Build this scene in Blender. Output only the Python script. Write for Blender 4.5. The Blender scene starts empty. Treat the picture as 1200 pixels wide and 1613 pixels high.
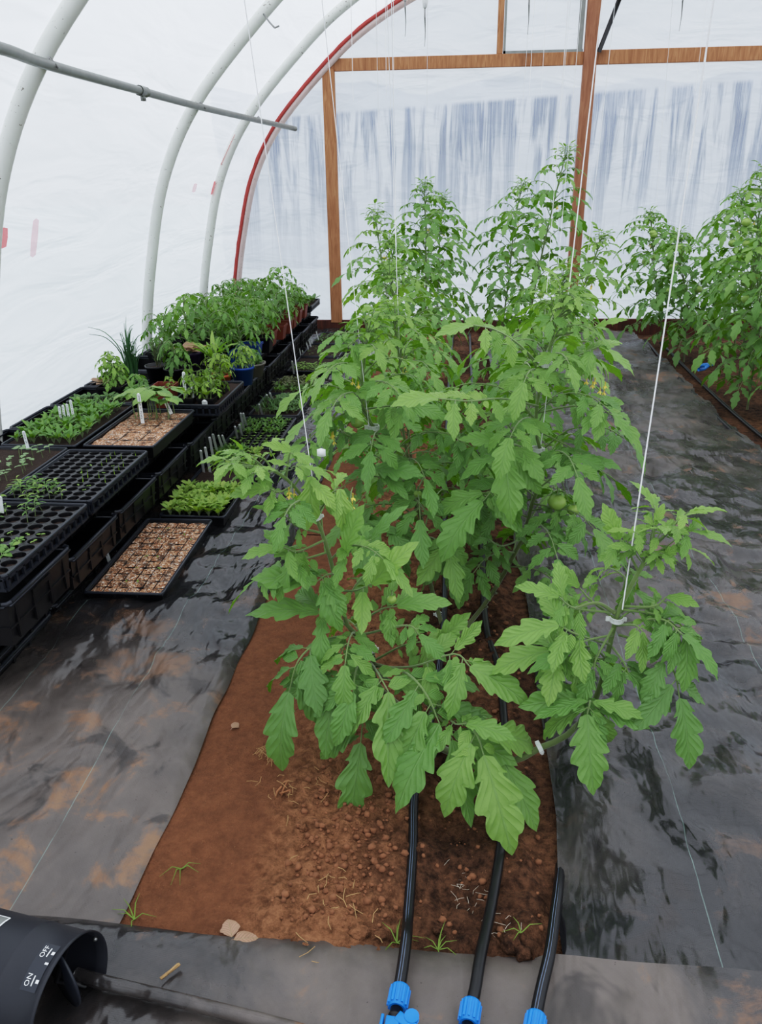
import bpy, math, random
import numpy as np
from mathutils import Vector, Matrix, noise as mn

RND = random.Random(7)
PI = math.pi
SC = bpy.context.scene
COL = SC.collection
SC.view_settings.view_transform = 'Standard'
SC.view_settings.look = 'None'
SC.view_settings.exposure = 0.0
# phone-like tone response: highlights of the bright film are rolled off
SC.view_settings.use_curve_mapping = True
_cm = SC.view_settings.curve_mapping; _cm.white_level = (2.0, 2.0, 2.0)
_c = _cm.curves[3]
for _x, _yv in ((.02, .027), (.05, .082), (.15, .30), (.35, .62), (.6, .83)): _c.points.new(_x, _yv)
_cm.update()

# ------------------------------------------------------------------ camera
F, CH = 1243.0, 1.55
_p, _y, _r = math.radians(23.1), math.radians(5.7), math.radians(0.8)
CF = np.array([-math.sin(_y)*math.cos(_p), math.cos(_y)*math.cos(_p), -math.sin(_p)])
_rt = np.array([math.cos(_y), math.sin(_y), 0.0]); _up = np.cross(_rt, CF)
CR = _rt*math.cos(_r) - _up*math.sin(_r)
CU = _up*math.cos(_r) + _rt*math.sin(_r)
cd = bpy.data.cameras.new('camera'); cam = bpy.data.objects.new('camera', cd); COL.objects.link(cam)
cd.sensor_fit = 'HORIZONTAL'; cd.sensor_width = 36; cd.lens = 36*F/1200
cd.clip_start = .02; cd.clip_end = 200
M4 = Matrix(((CR[0], CU[0], -CF[0], 0), (CR[1], CU[1], -CF[1], 0), (CR[2], CU[2], -CF[2], CH), (0, 0, 0, 1)))
cam.matrix_world = M4
SC.camera = cam

def ray(x, y): return CF + CR*(x-600)/F - CU*(y-806.5)/F
def at(x, y, Y):
    """survey: world point measured on the photo at distance Y down the tunnel"""
    d = ray(x, y); t = Y/d[1]; return np.array([d[0]*t, Y, CH + d[2]*t])
def gr(x, y, z=0.0):
    d = ray(x, y); t = (z-CH)/d[2]; return np.array([d[0]*t, d[1]*t, z])

# ------------------------------------------------------------------ materials
def lin(r, g, b):
    f = lambda c: (c/255/12.92) if c/255 <= .04045 else ((c/255+.055)/1.055)**2.4
    return (f(r), f(g), f(b), 1)
class NT:
    def __init__(s, name):
        s.m = bpy.data.materials.new(name); s.m.use_nodes = True
        s.t = s.m.node_tree; s.t.nodes.clear(); s.out = s.n('ShaderNodeOutputMaterial')
    def n(s, ty, **kw):
        nd = s.t.nodes.new(ty)
        for k, v in kw.items():
            if k in nd.inputs.keys(): pass
            setattr(nd, k, v)
        return nd
    def l(s, a, b): s.t.links.new(a, b)
    def set(s, nd, **kw):
        for k, v in kw.items():
            k = k.replace('_', ' ')
            if hasattr(v, 'is_output') or isinstance(v, bpy.types.NodeSocket): s.l(v, nd.inputs[k])
            else: nd.inputs[k].default_value = v
        return nd
    def bsdf(s, **kw): return s.set(s.n('ShaderNodeBsdfPrincipled'), **kw)
    def noise(s, scale, detail=4, rough=.55, vec=None, dist=0):
        nd = s.n('ShaderNodeTexNoise'); nd.inputs['Scale'].default_value = scale
        nd.inputs['Detail'].default_value = detail; nd.inputs['Roughness'].default_value = rough
        nd.inputs['Distortion'].default_value = dist
        s.l(vec if vec else s.pos(), nd.inputs['Vector']); return nd.outputs['Fac']
    def pos(s):
        if not hasattr(s, '_pos'): s._pos = s.n('ShaderNodeNewGeometry').outputs['Position']
        return s._pos
    def obj(s):
        if not hasattr(s, '_obj'): s._obj = s.n('ShaderNodeTexCoord').outputs['Object']
        return s._obj
    def mapv(s, vec, scale=(1, 1, 1), rot=(0, 0, 0), loc=(0, 0, 0)):
        nd = s.n('ShaderNodeMapping'); nd.inputs['Scale'].default_value = scale
        nd.inputs['Rotation'].default_value = rot; nd.inputs['Location'].default_value = loc
        s.l(vec, nd.inputs['Vector']); return nd.outputs['Vector']
    def ramp(s, fac, stops, interp='LINEAR'):
        nd = s.n('ShaderNodeValToRGB'); nd.color_ramp.interpolation = interp
        e = nd.color_ramp.elements
        while len(e) < len(stops): e.new(.5)
        for i, (p, c) in enumerate(stops):
            e[i].position = p; e[i].color = c if len(c) == 4 else (*c, 1)
        s.l(fac, nd.inputs['Fac']); return nd.outputs['Color']
    def mix(s, f, a, b, mode='MIX'):
        nd = s.n('ShaderNodeMix'); nd.data_type = 'RGBA'; nd.blend_type = mode
        for i, v in ((0, f), (6, a), (7, b)):
            if isinstance(v, bpy.types.NodeSocket): s.l(v, nd.inputs[i])
            else: nd.inputs[i].default_value = v
        return nd.outputs[2]
    def math(s, op, a, b=0.0, c=0.0, clamp=False):
        nd = s.n('ShaderNodeMath'); nd.operation = op; nd.use_clamp = clamp
        for i, v in enumerate((a, b, c)):
            if isinstance(v, bpy.types.NodeSocket): s.l(v, nd.inputs[i])
            else: nd.inputs[i].default_value = v
        return nd.outputs[0]
    def xyz(s, vec=None):
        nd = s.n('ShaderNodeSeparateXYZ'); s.l(vec if vec else s.pos(), nd.inputs[0]); return nd.outputs
    def smooth(s, v, a, b, lo=0., hi=1.):
        nd = s.n('ShaderNodeMapRange'); nd.interpolation_type = 'SMOOTHSTEP'
        s.l(v, nd.inputs[0])
        for i, q in enumerate((a, b, lo, hi)): nd.inputs[i+1].default_value = q
        return nd.outputs[0]
    def bump(s, h, strength=.3, dist=.01, prev=None):
        nd = s.n('ShaderNodeBump'); nd.inputs['Strength'].default_value = strength
        nd.inputs['Distance'].default_value = dist; s.l(h, nd.inputs['Height'])
        if prev: s.l(prev, nd.inputs['Normal'])
        return nd.outputs['Normal']
    def done(s, sh):
        s.l(sh.outputs[0] if hasattr(sh, 'outputs') else sh, s.out.inputs['Surface']); return s.m
W = (1, 1, 1, 1); K = (0, 0, 0, 1)
def simple(name, c, rough=.5, metal=0, noisy=.12, scale=30, **kw):
    t = NT(name); n_ = t.noise(scale)
    a = tuple(x*(1-noisy) for x in c[:3])+(1,); b = tuple(min(1, x*(1+noisy)) for x in c[:3])+(1,)
    return t.done(t.bsdf(Base_Color=t.mix(n_, a, b), Roughness=rough, Metallic=metal, **kw))

def mat_leaf(name, c1, c2, c3, veins=7.0, trans=.27, rough=.40, tcol=None):
    t = NT(name)
    at_ = t.n('ShaderNodeAttribute'); at_.attribute_name = 'Col'
    r = t.n('ShaderNodeSeparateColor'); t.l(at_.outputs['Color'], r.inputs[0])
    col = t.ramp(r.outputs[0], [(0, c1), (.5, c2), (1, c3)])
    uv = t.n('ShaderNodeUVMap').outputs[0]; u = t.xyz(uv)
    au = t.math('ABSOLUTE', t.math('SUBTRACT', u[0], .5))
    ph = t.math('SUBTRACT', t.math('MULTIPLY', u[1], veins), t.math('MULTIPLY', au, 5.0))
    sw = t.math('ABSOLUTE', t.math('SINE', t.math('MULTIPLY', ph, PI)))
    vein = t.smooth(sw, 0, .22, 1, 0)
    mid = t.smooth(au, .0, .035, 1, 0)
    vn = t.math('MAXIMUM', t.math('MULTIPLY', vein, .45), mid)
    n_ = t.noise(60, 3)
    col = t.mix(t.math('MULTIPLY', vn, .38), col, lin(150, 185, 120))
    col = t.mix(t.math('MULTIPLY', n_, .25), col, tuple(x*.55 for x in c1[:3])+(1,))
    geo = t.n('ShaderNodeNewGeometry')
    col = t.mix(t.math('MULTIPLY', geo.outputs['Backfacing'], .5), col, tcol or lin(128, 162, 104))
    h = t.math('ADD', t.math('MULTIPLY', vn, -.8), t.math('MULTIPLY', t.math('ADD', sw, n_), .55))
    nrm = t.bump(h, .45, .005)
    b = t.bsdf(Base_Color=col, Roughness=rough, Normal=nrm)
    b.inputs['Specular IOR Level'].default_value = .5
    tr = t.set(t.n('ShaderNodeBsdfTranslucent'), Color=t.mix(.5, col, tcol or lin(150, 205, 30)), Normal=nrm)
    mx = t.n('ShaderNodeMixShader'); mx.inputs[0].default_value = trans
    t.l(b.outputs[0], mx.inputs[1]); t.l(tr.outputs[0], mx.inputs[2])
    return t.done(mx)

MT = {}
MT['leaf'] = mat_leaf('tomato_leaf', lin(40, 88, 22), lin(94, 150, 38), lin(170, 208, 84))
MT['leaf_light'] = mat_leaf('light_leaf', lin(104, 152, 40), lin(156, 202, 58), lin(200, 224, 96), veins=3)
MT['leaf_dark'] = mat_leaf('dark_leaf', lin(30, 62, 30), lin(56, 96, 44), lin(92, 128, 64), veins=3)
MT['leaf_lime'] = mat_leaf('lime_leaf', lin(128, 164, 36), lin(178, 212, 60), lin(216, 234, 104), veins=3)
MT['crumb'] = simple('dry_crumb', lin(138, 94, 66), .95, noisy=.5, scale=40)
MT['leaf_blue'] = mat_leaf('chive_leaf', lin(44, 84, 52), lin(70, 118, 72), lin(104, 146, 98), veins=0)
MT['leaf_pale'] = mat_leaf('pale_leaf', lin(112, 150, 100), lin(150, 184, 130), lin(182, 208, 158), veins=2)
MT['leaf_red'] = mat_leaf('red_leaf', lin(84, 46, 50), lin(116, 70, 66), lin(140, 108, 90), veins=3)
MT['leaf_dry'] = mat_leaf('dry_leaf', lin(140, 104, 84), lin(176, 142, 120), lin(196, 168, 146), trans=.1, tcol=lin(190, 150, 120))
def mat_stem():
    t = NT('stem'); at_ = t.n('ShaderNodeAttribute'); at_.attribute_name = 'Col'
    r = t.n('ShaderNodeSeparateColor'); t.l(at_.outputs['Color'], r.inputs[0])
    n_ = t.noise(40, 4); c = t.ramp(r.outputs[0], [(0, lin(104, 88, 58)), (.35, lin(104, 118, 66)), (1, lin(126, 158, 84))])
    c = t.mix(t.math('MULTIPLY', n_, .5), c, lin(78, 84, 46))
    b = t.bsdf(Base_Color=c, Roughness=.6); b.inputs['Sheen Weight'].default_value = .5
    return t.done(b)
MT['stem'] = mat_stem()
MT['fruit'] = simple('green_fruit', lin(150, 178, 92), .25, noisy=.15, scale=20)
MT['petal'] = simple('petal', lin(226, 204, 96), .6)
MT['clip'] = simple('clip_plastic', lin(232, 234, 232), .35)
MT['twine'] = simple('twine', lin(235, 236, 236), .6)
MT['black'] = simple('black_plastic', lin(19, 19, 23), .36, noisy=.25, scale=8)
MT['black_blue'] = simple('black_rim_plastic', lin(38, 42, 52), .36, noisy=.2, scale=12)
MT['black_in'] = simple('black_matt', lin(14, 13, 13), .8)
MT['white_pl'] = simple('white_plastic', lin(236, 238, 238), .4, noisy=.04)
MT['ink'] = simple('ink', lin(52, 56, 70), .6)
MT['blue'] = simple('blue_plastic', lin(18, 128, 222), .32, noisy=.06)
MT['bluepot'] = simple('blue_pot', lin(26, 70, 150), .4)
MT['terra'] = simple('brown_pot', lin(128, 58, 42), .5)
MT['orange'] = simple('orange_pot', lin(176, 80, 40), .5)
MT['greypot'] = simple('grey_pot', lin(112, 108, 100), .5)
MT['purple'] = simple('purple_pot', lin(62, 44, 84), .45)
MT['galv'] = simple('galvanised', lin(140, 142, 138), .45, metal=.5, noisy=.25, scale=18)
MT['steel'] = simple('steel', lin(150, 150, 148), .3, metal=.8)
MT['straw'] = simple('straw', lin(186, 150, 104), .8, noisy=.3)
MT['root'] = simple('root', lin(214, 204, 186), .8)
MT['red'] = simple('red_tape', lin(168, 62, 56), .55, noisy=.3, scale=9)
MT['grass'] = simple('grass_blade', lin(116, 142, 58), .6, noisy=.3)
MT['seam'] = simple('thin_line', lin(96, 120, 112), .7)

def mat_wood(name, a, b, c):
    t = NT(name); p = t.obj()
    v = t.mapv(p, (14, 14, 1.4)); n1 = t.noise(3, 5, .6, v, 1.2)
    n2 = t.noise(2.2, 3, .5, p)
    col = t.ramp(n1, [(.25, a), (.55, b), (.8, c)])
    col = t.mix(t.smooth(n2, .58, .72, 0, .55), col, tuple(x*.35 for x in a[:3])+(1,))
    return t.done(t.bsdf(Base_Color=col, Roughness=.7, Normal=t.bump(n1, .3, .004)))
MT['wood'] = mat_wood('pine_wood', lin(140, 90, 56), lin(176, 122, 84), lin(194, 148, 110))
MT['wood_dk'] = mat_wood('stained_wood', lin(132, 84, 58), lin(160, 108, 80), lin(178, 128, 98))
MT['wood_red'] = mat_wood('red_wood', lin(58, 26, 18), lin(88, 42, 28), lin(120, 62, 42))

def mat_soil(name, red=True):
    t = NT(name); p = t.pos(); X, Y, Z = t.xyz()
    n1 = t.noise(2.6, 5, .6); n2 = t.noise(38, 6, .7); n3 = t.noise(160, 3, .6); n4 = t.noise(9, 4, .6)
    dry = t.mix(t.smooth(n2, .25, .75), lin(100, 64, 42), lin(186, 134, 98))
    wet = t.mix(t.smooth(n2, .3, .7), lin(34, 22, 17), lin(112, 78, 58))
    # drip irrigation keeps the strip under the tapes dark and wet, the left margin trodden smooth
    dx = t.math('ADD', X, t.math('MULTIPLY', t.math('SUBTRACT', n4, .5), .34))
    w1 = t.smooth(dx, -.26, .0, 0, 1)
    w2 = t.smooth(n1, .35, .6, .55, 1)
    col = t.mix(t.math('MULTIPLY', w1, w2), dry, wet)
    smooth_ = t.mix(t.math('ADD', t.math('MULTIPLY', n4, .55), t.math('MULTIPLY', n2, .45)), lin(80, 52, 38), lin(166, 110, 78))
    col = t.mix(t.smooth(X, -.5, -.38, .85, 0), col, smooth_)
    col = t.mix(t.smooth(n4, .6, .78, 0, .5), col, lin(60, 34, 22))
    col = t.mix(t.smooth(n3, .66, .72, 0, .45), col, lin(186, 140, 104))
    h = t.math('ADD', t.math('MULTIPLY', n2, 1.4), t.math('MULTIPLY', n3, .6))
    b = t.bsdf(Base_Color=col, Roughness=.92, Normal=t.bump(h, .95, .016))
    b.inputs['Specular IOR Level'].default_value = .2
    return t.done(b)
MT['soil'] = mat_soil('bed_soil')
def mat_darksoil():
    t = NT('potting_soil'); n = t.noise(90, 5, .7); n2 = t.noise(300, 2)
    c = t.mix(n, lin(22, 15, 12), lin(70, 48, 36)); c = t.mix(t.smooth(n2, .68, .72, 0, .7), c, lin(170, 140, 110))
    return t.done(t.bsdf(Base_Color=c, Roughness=.95, Normal=t.bump(n, .8, .01)))
MT['psoil'] = mat_darksoil()
def mat_verm():
    t = NT('vermiculite')
    v = t.n('ShaderNodeTexVoronoi'); v.inputs['Scale'].default_value = 170; t.l(t.pos(), v.inputs['Vector'])
    s = t.n('ShaderNodeSeparateColor'); t.l(v.outputs['Color'], s.inputs[0])
    c = t.ramp(s.outputs[0], [(0, lin(112, 72, 50)), (.35, lin(168, 116, 82)), (.6, lin(196, 146, 108)), (.85, lin(214, 178, 146)), (.95, lin(238, 226, 210))])
    n = t.noise(25, 4); c = t.mix(t.smooth(n, .5, .66, 0, .8), c, lin(44, 28, 22))
    return t.done(t.bsdf(Base_Color=c, Roughness=.85, Normal=t.bump(v.outputs['Distance'], .9, .006)))
MT['verm'] = mat_verm()

def mat_fabric(name, dusty, lines, seed):
    """woven black ground cover: wet shiny dark, dusty grey-brown patches, thin pale guide threads"""
    t = NT(name); p = t.mapv(t.pos(), loc=(seed*3.1, seed*1.7, 0)); X, Y, Z = t.xyz()
    n1 = t.noise(1.7, 6, .62, p, .6); n2 = t.noise(6, 5, .65, p, .4); n3 = t.noise(28, 4, .6, p)
    fresh = t.mix(n2, lin(16, 16, 18), lin(46, 46, 50))
    dust = t.mix(n2, lin(84, 75, 70), lin(132, 121, 113))
    clay = t.mix(n3, lin(116, 80, 54), lin(166, 124, 88))
    if dusty == 'left':
        g = t.smooth(Y, 1.75, 2.6, 1, 0); d = t.math('ADD', t.math('MULTIPLY', g, .75), t.math('MULTIPLY', t.math('SUBTRACT', n1, .52), 1.3), clamp=True)
        k = t.math('MULTIPLY', t.smooth(n2, .52, .66, 0, 1), t.smooth(Y, 1.5, 3.0, .75, .12))
    elif dusty == 'front':
        d = t.smooth(n1, .36, .62, .1, .85); k = t.smooth(n2, .58, .7, 0, .5)
    else:
        d = t.math('ADD', t.smooth(n1, .42, .68, .0, .5), t.smooth(Y, 2.2, 5.5, 0, .32), clamp=True); k = t.math('MULTIPLY', t.smooth(n2, .56, .68, 0, 1), t.smooth(X, .5, 1.1, .08, .55))  # dust patches; far end also paler, painting in light reflected at grazing angle
    col = t.mix(d, fresh, dust); col = t.mix(k, col, clay)
    blot = t.smooth(t.noise(4.2, 4, .6, t.mapv(p, loc=(4, 9, 0)), .8), .34, .43, .9, 0); col = t.mix(t.math('MULTIPLY', blot, .8), col, lin(40, 34, 33))
    sp = t.smooth(t.noise(120, 2), .72, .76, 0, .7); col = t.mix(sp, col, lin(40, 22, 16))
    wv = t.n('ShaderNodeTexChecker'); wv.inputs['Scale'].default_value = 250
    wvec = t.mapv(t.pos(), rot=(0, 0, .12)); t.l(wvec, wv.inputs['Vector'])
    for x0 in lines:
        jx = t.math('ADD', t.math('SUBTRACT', X, x0), t.math('MULTIPLY', t.math('SUBTRACT', t.noise(1.1, 1), .5), .05))
        jx = t.math('ABSOLUTE', jx); ln = t.smooth(jx, .0006, .0018, .5, 0)
        col = t.mix(t.math('MULTIPLY', ln, t.smooth(n2, .35, .55, .3, 1)), col, lin(132, 160, 152))
    rough = t.smooth(t.math('ADD', d, k), 0, .9, .15, .52)
    rough = t.math('ADD', rough, t.math('MULTIPLY', t.math('SUBTRACT', n3, .5), .2))
    h1 = t.noise(3.4, 3, .45, t.mapv(t.pos(), (2.2, 1, 1), rot=(0, 0, .5)), .3)
    nr = t.bump(h1, .5, .09); nr = t.bump(n3, .1, .004, nr); nr = t.bump(wv.outputs['Fac'], .8, .003, nr)
    b = t.bsdf(Base_Color=col, Roughness=rough, Normal=nr)
    b.inputs['Specular IOR Level'].default_value = .75
    return t.done(b)
MT['fab_l'] = mat_fabric('woven_cover_left', 'left', (-.99, -1.38), 0)
MT['fab_r'] = mat_fabric('woven_cover_right', 'right', (.58, 1.02), 2)
MT['fab_f'] = mat_fabric('woven_cover_front', 'front', (), 5)

def mat_film(name, end=False, roof=False):
    """milky greenhouse polythene: mostly scatters, partly see-through, clearer where condensation has run down"""
    t = NT(name); X, Y, Z = t.xyz()
    n1 = t.noise(1.3, 4, .5)
    tr = t.set(t.n('ShaderNodeBsdfTranslucent'), Color=(.765, .80, .86, 1))
    tp = t.set(t.n('ShaderNodeBsdfTransparent'), Color=(.92, .95, 1, 1))
    df = t.bsdf(Base_Color=(.86, .89, .93, 1), Roughness=.35)
    if end:
        sv = t.mapv(t.pos(), (5.2, 1, .42)); s1 = t.noise(1.5, 4, .6, sv, .7)
        sv2 = t.mapv(t.pos(), (40, 1, .7)); s2 = t.noise(1.3, 4, .7, sv2)
        st = t.math('MULTIPLY', t.smooth(s1, .41, .58, 0, 1), t.smooth(s2, .25, .62, .3, 1))
        zt = t.math('ADD', t.math('MULTIPLY', X, .05), 2.17)
        top = t.smooth(t.math('SUBTRACT', Z, zt), -.02, .03, 1, 0)
        bot = t.smooth(Z, .6, 2.0, .10, 1)
        fac = t.math('MULTIPLY', t.math('MULTIPLY', st, top), bot)
        fac = t.math('ADD', t.math('MULTIPLY', fac, .68), .13)
    else:
        fac = t.math('ADD', t.math('MULTIPLY', n1, .1), t.smooth(Z, 1.2, 2.9, .05, .22))
    wr = t.noise(1.5, 3, .5, t.mapv(t.pos(), (1, .55, 3.0)), .8)
    nr = t.bump(wr, .5, .08)
    t.l(nr, tr.inputs['Normal']); t.l(nr, df.inputs['Normal'])
    m1 = t.n('ShaderNodeMixShader'); m1.inputs[0].default_value = .16; t.l(tr.outputs[0], m1.inputs[1]); t.l(df.outputs[0], m1.inputs[2])
    m2 = t.n('ShaderNodeMixShader'); t.l(fac, m2.inputs[0]); t.l(m1.outputs[0], m2.inputs[1]); t.l(tp.outputs[0], m2.inputs[2])
    return t.done(m2)
MT['film'] = mat_film('polythene'); MT['film_top'] = mat_film('polythene_roof', roof=True); MT['film_end'] = mat_film('polythene_end', True)
def mat_hoop(name, pink=False):
    t = NT(name); n = t.noise(45, 3, .6); n2 = t.noise(7, 3)
    c = t.mix(n2, lin(214, 216, 210), lin(232, 233, 228)) if not pink else t.mix(n2, lin(196, 168, 164), lin(226, 212, 208))
    c = t.mix(t.smooth(n, .66, .7, 0, .8), c, lin(110, 100, 84))
    return t.done(t.bsdf(Base_Color=c, Roughness=.35))
MT['hoop'] = mat_hoop('painted_hoop'); MT['hoop_pink'] = mat_hoop('pinkish_hoop', True)
MT['hedge'] = simple('hedge_blue', lin(112, 124, 150), .9, noisy=.25, scale=1.2)
MT['field'] = simple('field', lin(176, 186, 186), .95, noisy=.3, scale=.5)

# ------------------------------------------------------------------ object helpers
def link(o, parent=None):
    COL.objects.link(o)
    if parent: o.parent = parent
    return o
def tag(o, label=None, cat=None, group=None, kind=None):
    if label: o['label'] = label
    if cat: o['category'] = cat
    if group: o['group'] = group
    if kind: o['kind'] = kind
    return o
def thing(name, label, cat, loc=(0, 0, 0), rz=0, group=None):
    o = bpy.data.objects.new(name, None); link(o); o.empty_display_size = .05
    o.location = [float(v) for v in loc]; o.rotation_euler = (0, 0, rz)
    return tag(o, label, cat, group)
def dup(root, loc=None, rz=None, scale=None, label=None, group=None):
    r = root.copy(); COL.objects.link(r)
    if loc is not None: r.location = [float(v) for v in loc]
    if rz is not None: r.rotation_euler = (0, 0, rz)
    if scale is not None: r.scale = (scale,)*3
    if label: r['label'] = label
    if group: r['group'] = group
    for ch in list(root.children):
        c = ch.copy(); COL.objects.link(c); c.parent = r
        for g_ in ch.children:
            d = g_.copy(); COL.objects.link(d); d.parent = c
    return r

class MB:
    """collects geometry (verts, faces, material slot, uv, per-vertex tint) and links it as one mesh object"""
    def __init__(s): s.v = []; s.f = []; s.m = []; s.uv = []; s.c = []; s.nv = 0
    def add(s, V, Fc, mi=0, uv=None, col=.5):
        V = np.asarray(V, float); Fc = [np.asarray(Fc, int)] if isinstance(Fc, np.ndarray) else [Fc]
        s.v.append(V); off = s.nv; s.nv += len(V)
        for blk in Fc:
            if isinstance(blk, np.ndarray): s.f.append(blk+off); s.m.append((len(blk), mi))
            else:
                for f in blk: s.f.append(np.array([f])+off); s.m.append((1, mi))
        s.uv.append(np.asarray(uv, float) if uv is not None else np.full((len(V), 2), .25))
        s.c.append(np.full(len(V), col) if np.isscalar(col) else np.asarray(col, float))
    def box(s, c, d, mi=0, rz=0, taper=1.0, col=.5, R=None):
        x, y, z = [q/2 for q in d]
        P = np.array([(-x*taper, -y*taper, -z), (x*taper, -y*taper, -z), (x*taper, y*taper, -z), (-x*taper, y*taper, -z), (-x, -y, z), (x, -y, z), (x, y, z), (-x, y, z)])
        if rz: cc, ss = math.cos(rz), math.sin(rz); P = P @ np.array([[cc, ss, 0], [-ss, cc, 0], [0, 0, 1]])
        if R is not None: P = P @ np.asarray(R).T
        s.add(P+np.asarray(c, float), np.array([(3, 2, 1, 0), (4, 5, 6, 7), (0, 1, 5, 4), (1, 2, 6, 5), (2, 3, 7, 6), (3, 0, 4, 7)]), mi, None, col)
    def tube(s, pts, r, n=8, mi=0, col=.5, caps=True, flat=1.0):
        P = np.asarray(pts, float); k = len(P)
        r = np.full(k, r) if np.isscalar(r) else np.asarray(r, float)
        T = np.gradient(P, axis=0); T /= np.linalg.norm(T, axis=1)[:, None]+1e-12
        a = np.array([0, 0, 1.]) if abs(T[0][2]) < .9 else np.array([1., 0, 0])
        U = []
        u = a - T[0]*(a@T[0])
        for i in range(k):
            u = u - T[i]*(u@T[i]); u = u/(np.linalg.norm(u)+1e-12); U.append(u)
        U = np.array(U); Vv = np.cross(T, U)
        an = np.arange(n)*2*PI/n
        ring = (U[:, None, :]*np.cos(an)[None, :, None]*flat + Vv[:, None, :]*np.sin(an)[None, :, None])*r[:, None, None] + P[:, None, :]
        V = ring.reshape(-1, 3)
        i = np.arange(k-1)[:, None]*n; j = np.arange(n)[None, :]; j2 = (j+1) % n
        Fq = np.stack([i+j, i+n+j, i+n+j2, i+j2], -1).reshape(-1, 4)[:, ::-1]
        c = col if np.isscalar(col) else np.repeat(np.asarray(col), n)
        s.add(V, Fq, mi, None, c)
        if caps:
            s.f.append(np.array([list(range(n))])+s.nv-len(V)); s.m.append((1, mi))
            s.f.append(np.array([list(range(n))[::-1]])+s.nv-n); s.m.append((1, mi))
    def lathe(s, prof, n=20, c=(0, 0, 0), mi=0, R=None, close=False):
        prof = np.asarray(prof, float); k = len(prof); an = np.arange(n)*2*PI/n
        V = np.stack([prof[:, 0:1]*np.cos(an), prof[:, 0:1]*np.sin(an), np.repeat(prof[:, 1:2], n, 1)], -1).reshape(-1, 3)
        if R is not None: V = V @ np.asarray(R).T
        i = np.arange(k-1)[:, None]*n; j = np.arange(n)[None, :]; j2 = (j+1) % n
        s.add(V+np.asarray(c, float), np.stack([i+j, i+j2, i+n+j2, i+n+j], -1).reshape(-1, 4), mi)
    def ball(s, c, r, mi=0, n=12, sq=1.0, lump=0, seed=0, col=.5):
        prof = [(max(1e-4, math.sin(a)), -math.cos(a)*sq) for a in np.linspace(0, PI, n//2+2)]
        prof = np.array(prof); k = len(prof); an = np.arange(n)*2*PI/n
        V = np.stack([prof[:, 0:1]*np.cos(an), prof[:, 0:1]*np.sin(an), np.repeat(prof[:, 1:2], n, 1)], -1).reshape(-1, 3)
        if lump:
            V = np.array([v*(1+lump*mn.noise(Vector(v*1.7)+Vector((seed*7.3, seed*1.1, 0)))) for v in V])
        i = np.arange(k-1)[:, None]*n; j = np.arange(n)[None, :]; j2 = (j+1) % n
        s.add(V*np.asarray(r)+np.asarray(c, float), np.stack([i+j, i+j2, i+n+j2, i+n+j], -1).reshape(-1, 4), mi, None, col)
    def grid(s, P, mi=0, uv=None, col=.5):
        P = np.asarray(P, float); a, b = P.shape[:2]
        i = np.arange(a-1)[:, None]*b; j = np.arange(b-1)[None, :]
        s.add(P.reshape(-1, 3), np.stack([i+j, i+b+j, i+b+j+1, i+j+1], -1).reshape(-1, 4)[:, ::-1], mi, uv, col)
    def build(s, name, mats, parent=None, smooth=True, bevel=0):
        me = bpy.data.meshes.new(name)
        V = np.concatenate(s.v); loops = []; starts = []; tot = []; mi = []
        k = 0
        for f, (n_, m_) in zip(s.f, s.m):
            w = f.shape[1]; loops.append(f.ravel()); starts.append(k+np.arange(len(f))*w); tot.append(np.full(len(f), w)); k += f.size
            mi.append(np.full(n_, m_))
        loops = np.concatenate(loops); starts = np.concatenate(starts); tot = np.concatenate(tot); mi = np.concatenate(mi)
        me.vertices.add(len(V)); me.vertices.foreach_set('co', V.ravel())
        me.loops.add(len(loops)); me.loops.foreach_set('vertex_index', loops)
        me.polygons.add(len(starts)); me.polygons.foreach_set('loop_start', starts); me.polygons.foreach_set('loop_total', tot)
        me.polygons.foreach_set('material_index', mi)
        me.polygons.foreach_set('use_smooth', np.full(len(starts), smooth))
        uvl = me.uv_layers.new(name='UVMap'); UV = np.concatenate(s.uv)[loops]; uvl.data.foreach_set('uv', UV.ravel())
        ca = me.color_attributes.new('Col', 'FLOAT_COLOR', 'POINT'); c = np.concatenate(s.c)
        ca.data.foreach_set('color', np.stack([c, c, c, np.ones_like(c)], 1).ravel())
        me.update(calc_edges=True); me.validate()
        for m in (mats if isinstance(mats, (list, tuple)) else [mats]): me.materials.append(MT[m] if isinstance(m, str) else m)
        o = bpy.data.objects.new(name, me); link(o, parent)
        if bevel:
            b = o.modifiers.new('bevel', 'BEVEL'); b.width = bevel; b.segments = 2; b.limit_method = 'ANGLE'
        return o
def bez(pts, n):
    """smooth curve (Catmull-Rom) through points"""
    P = [np.asarray(p, float) for p in pts]; P = [2*P[0]-P[1]]+P+[2*P[-1]-P[-2]]; out = []
    segs = len(P)-3; per = max(2, n//segs)
    for i in range(segs):
        a, b, c, d = P[i:i+4]
        for t in np.linspace(0, 1, per, endpoint=False):
            out.append(.5*((2*b)+(c-a)*t+(2*a-5*b+4*c-d)*t*t+(3*b-a-3*c+d)*t**3))
    out.append(P[-2]); return np.array(out)
def nrm(v): v = np.asarray(v, float); return v/(np.linalg.norm(v)+1e-12)

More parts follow.
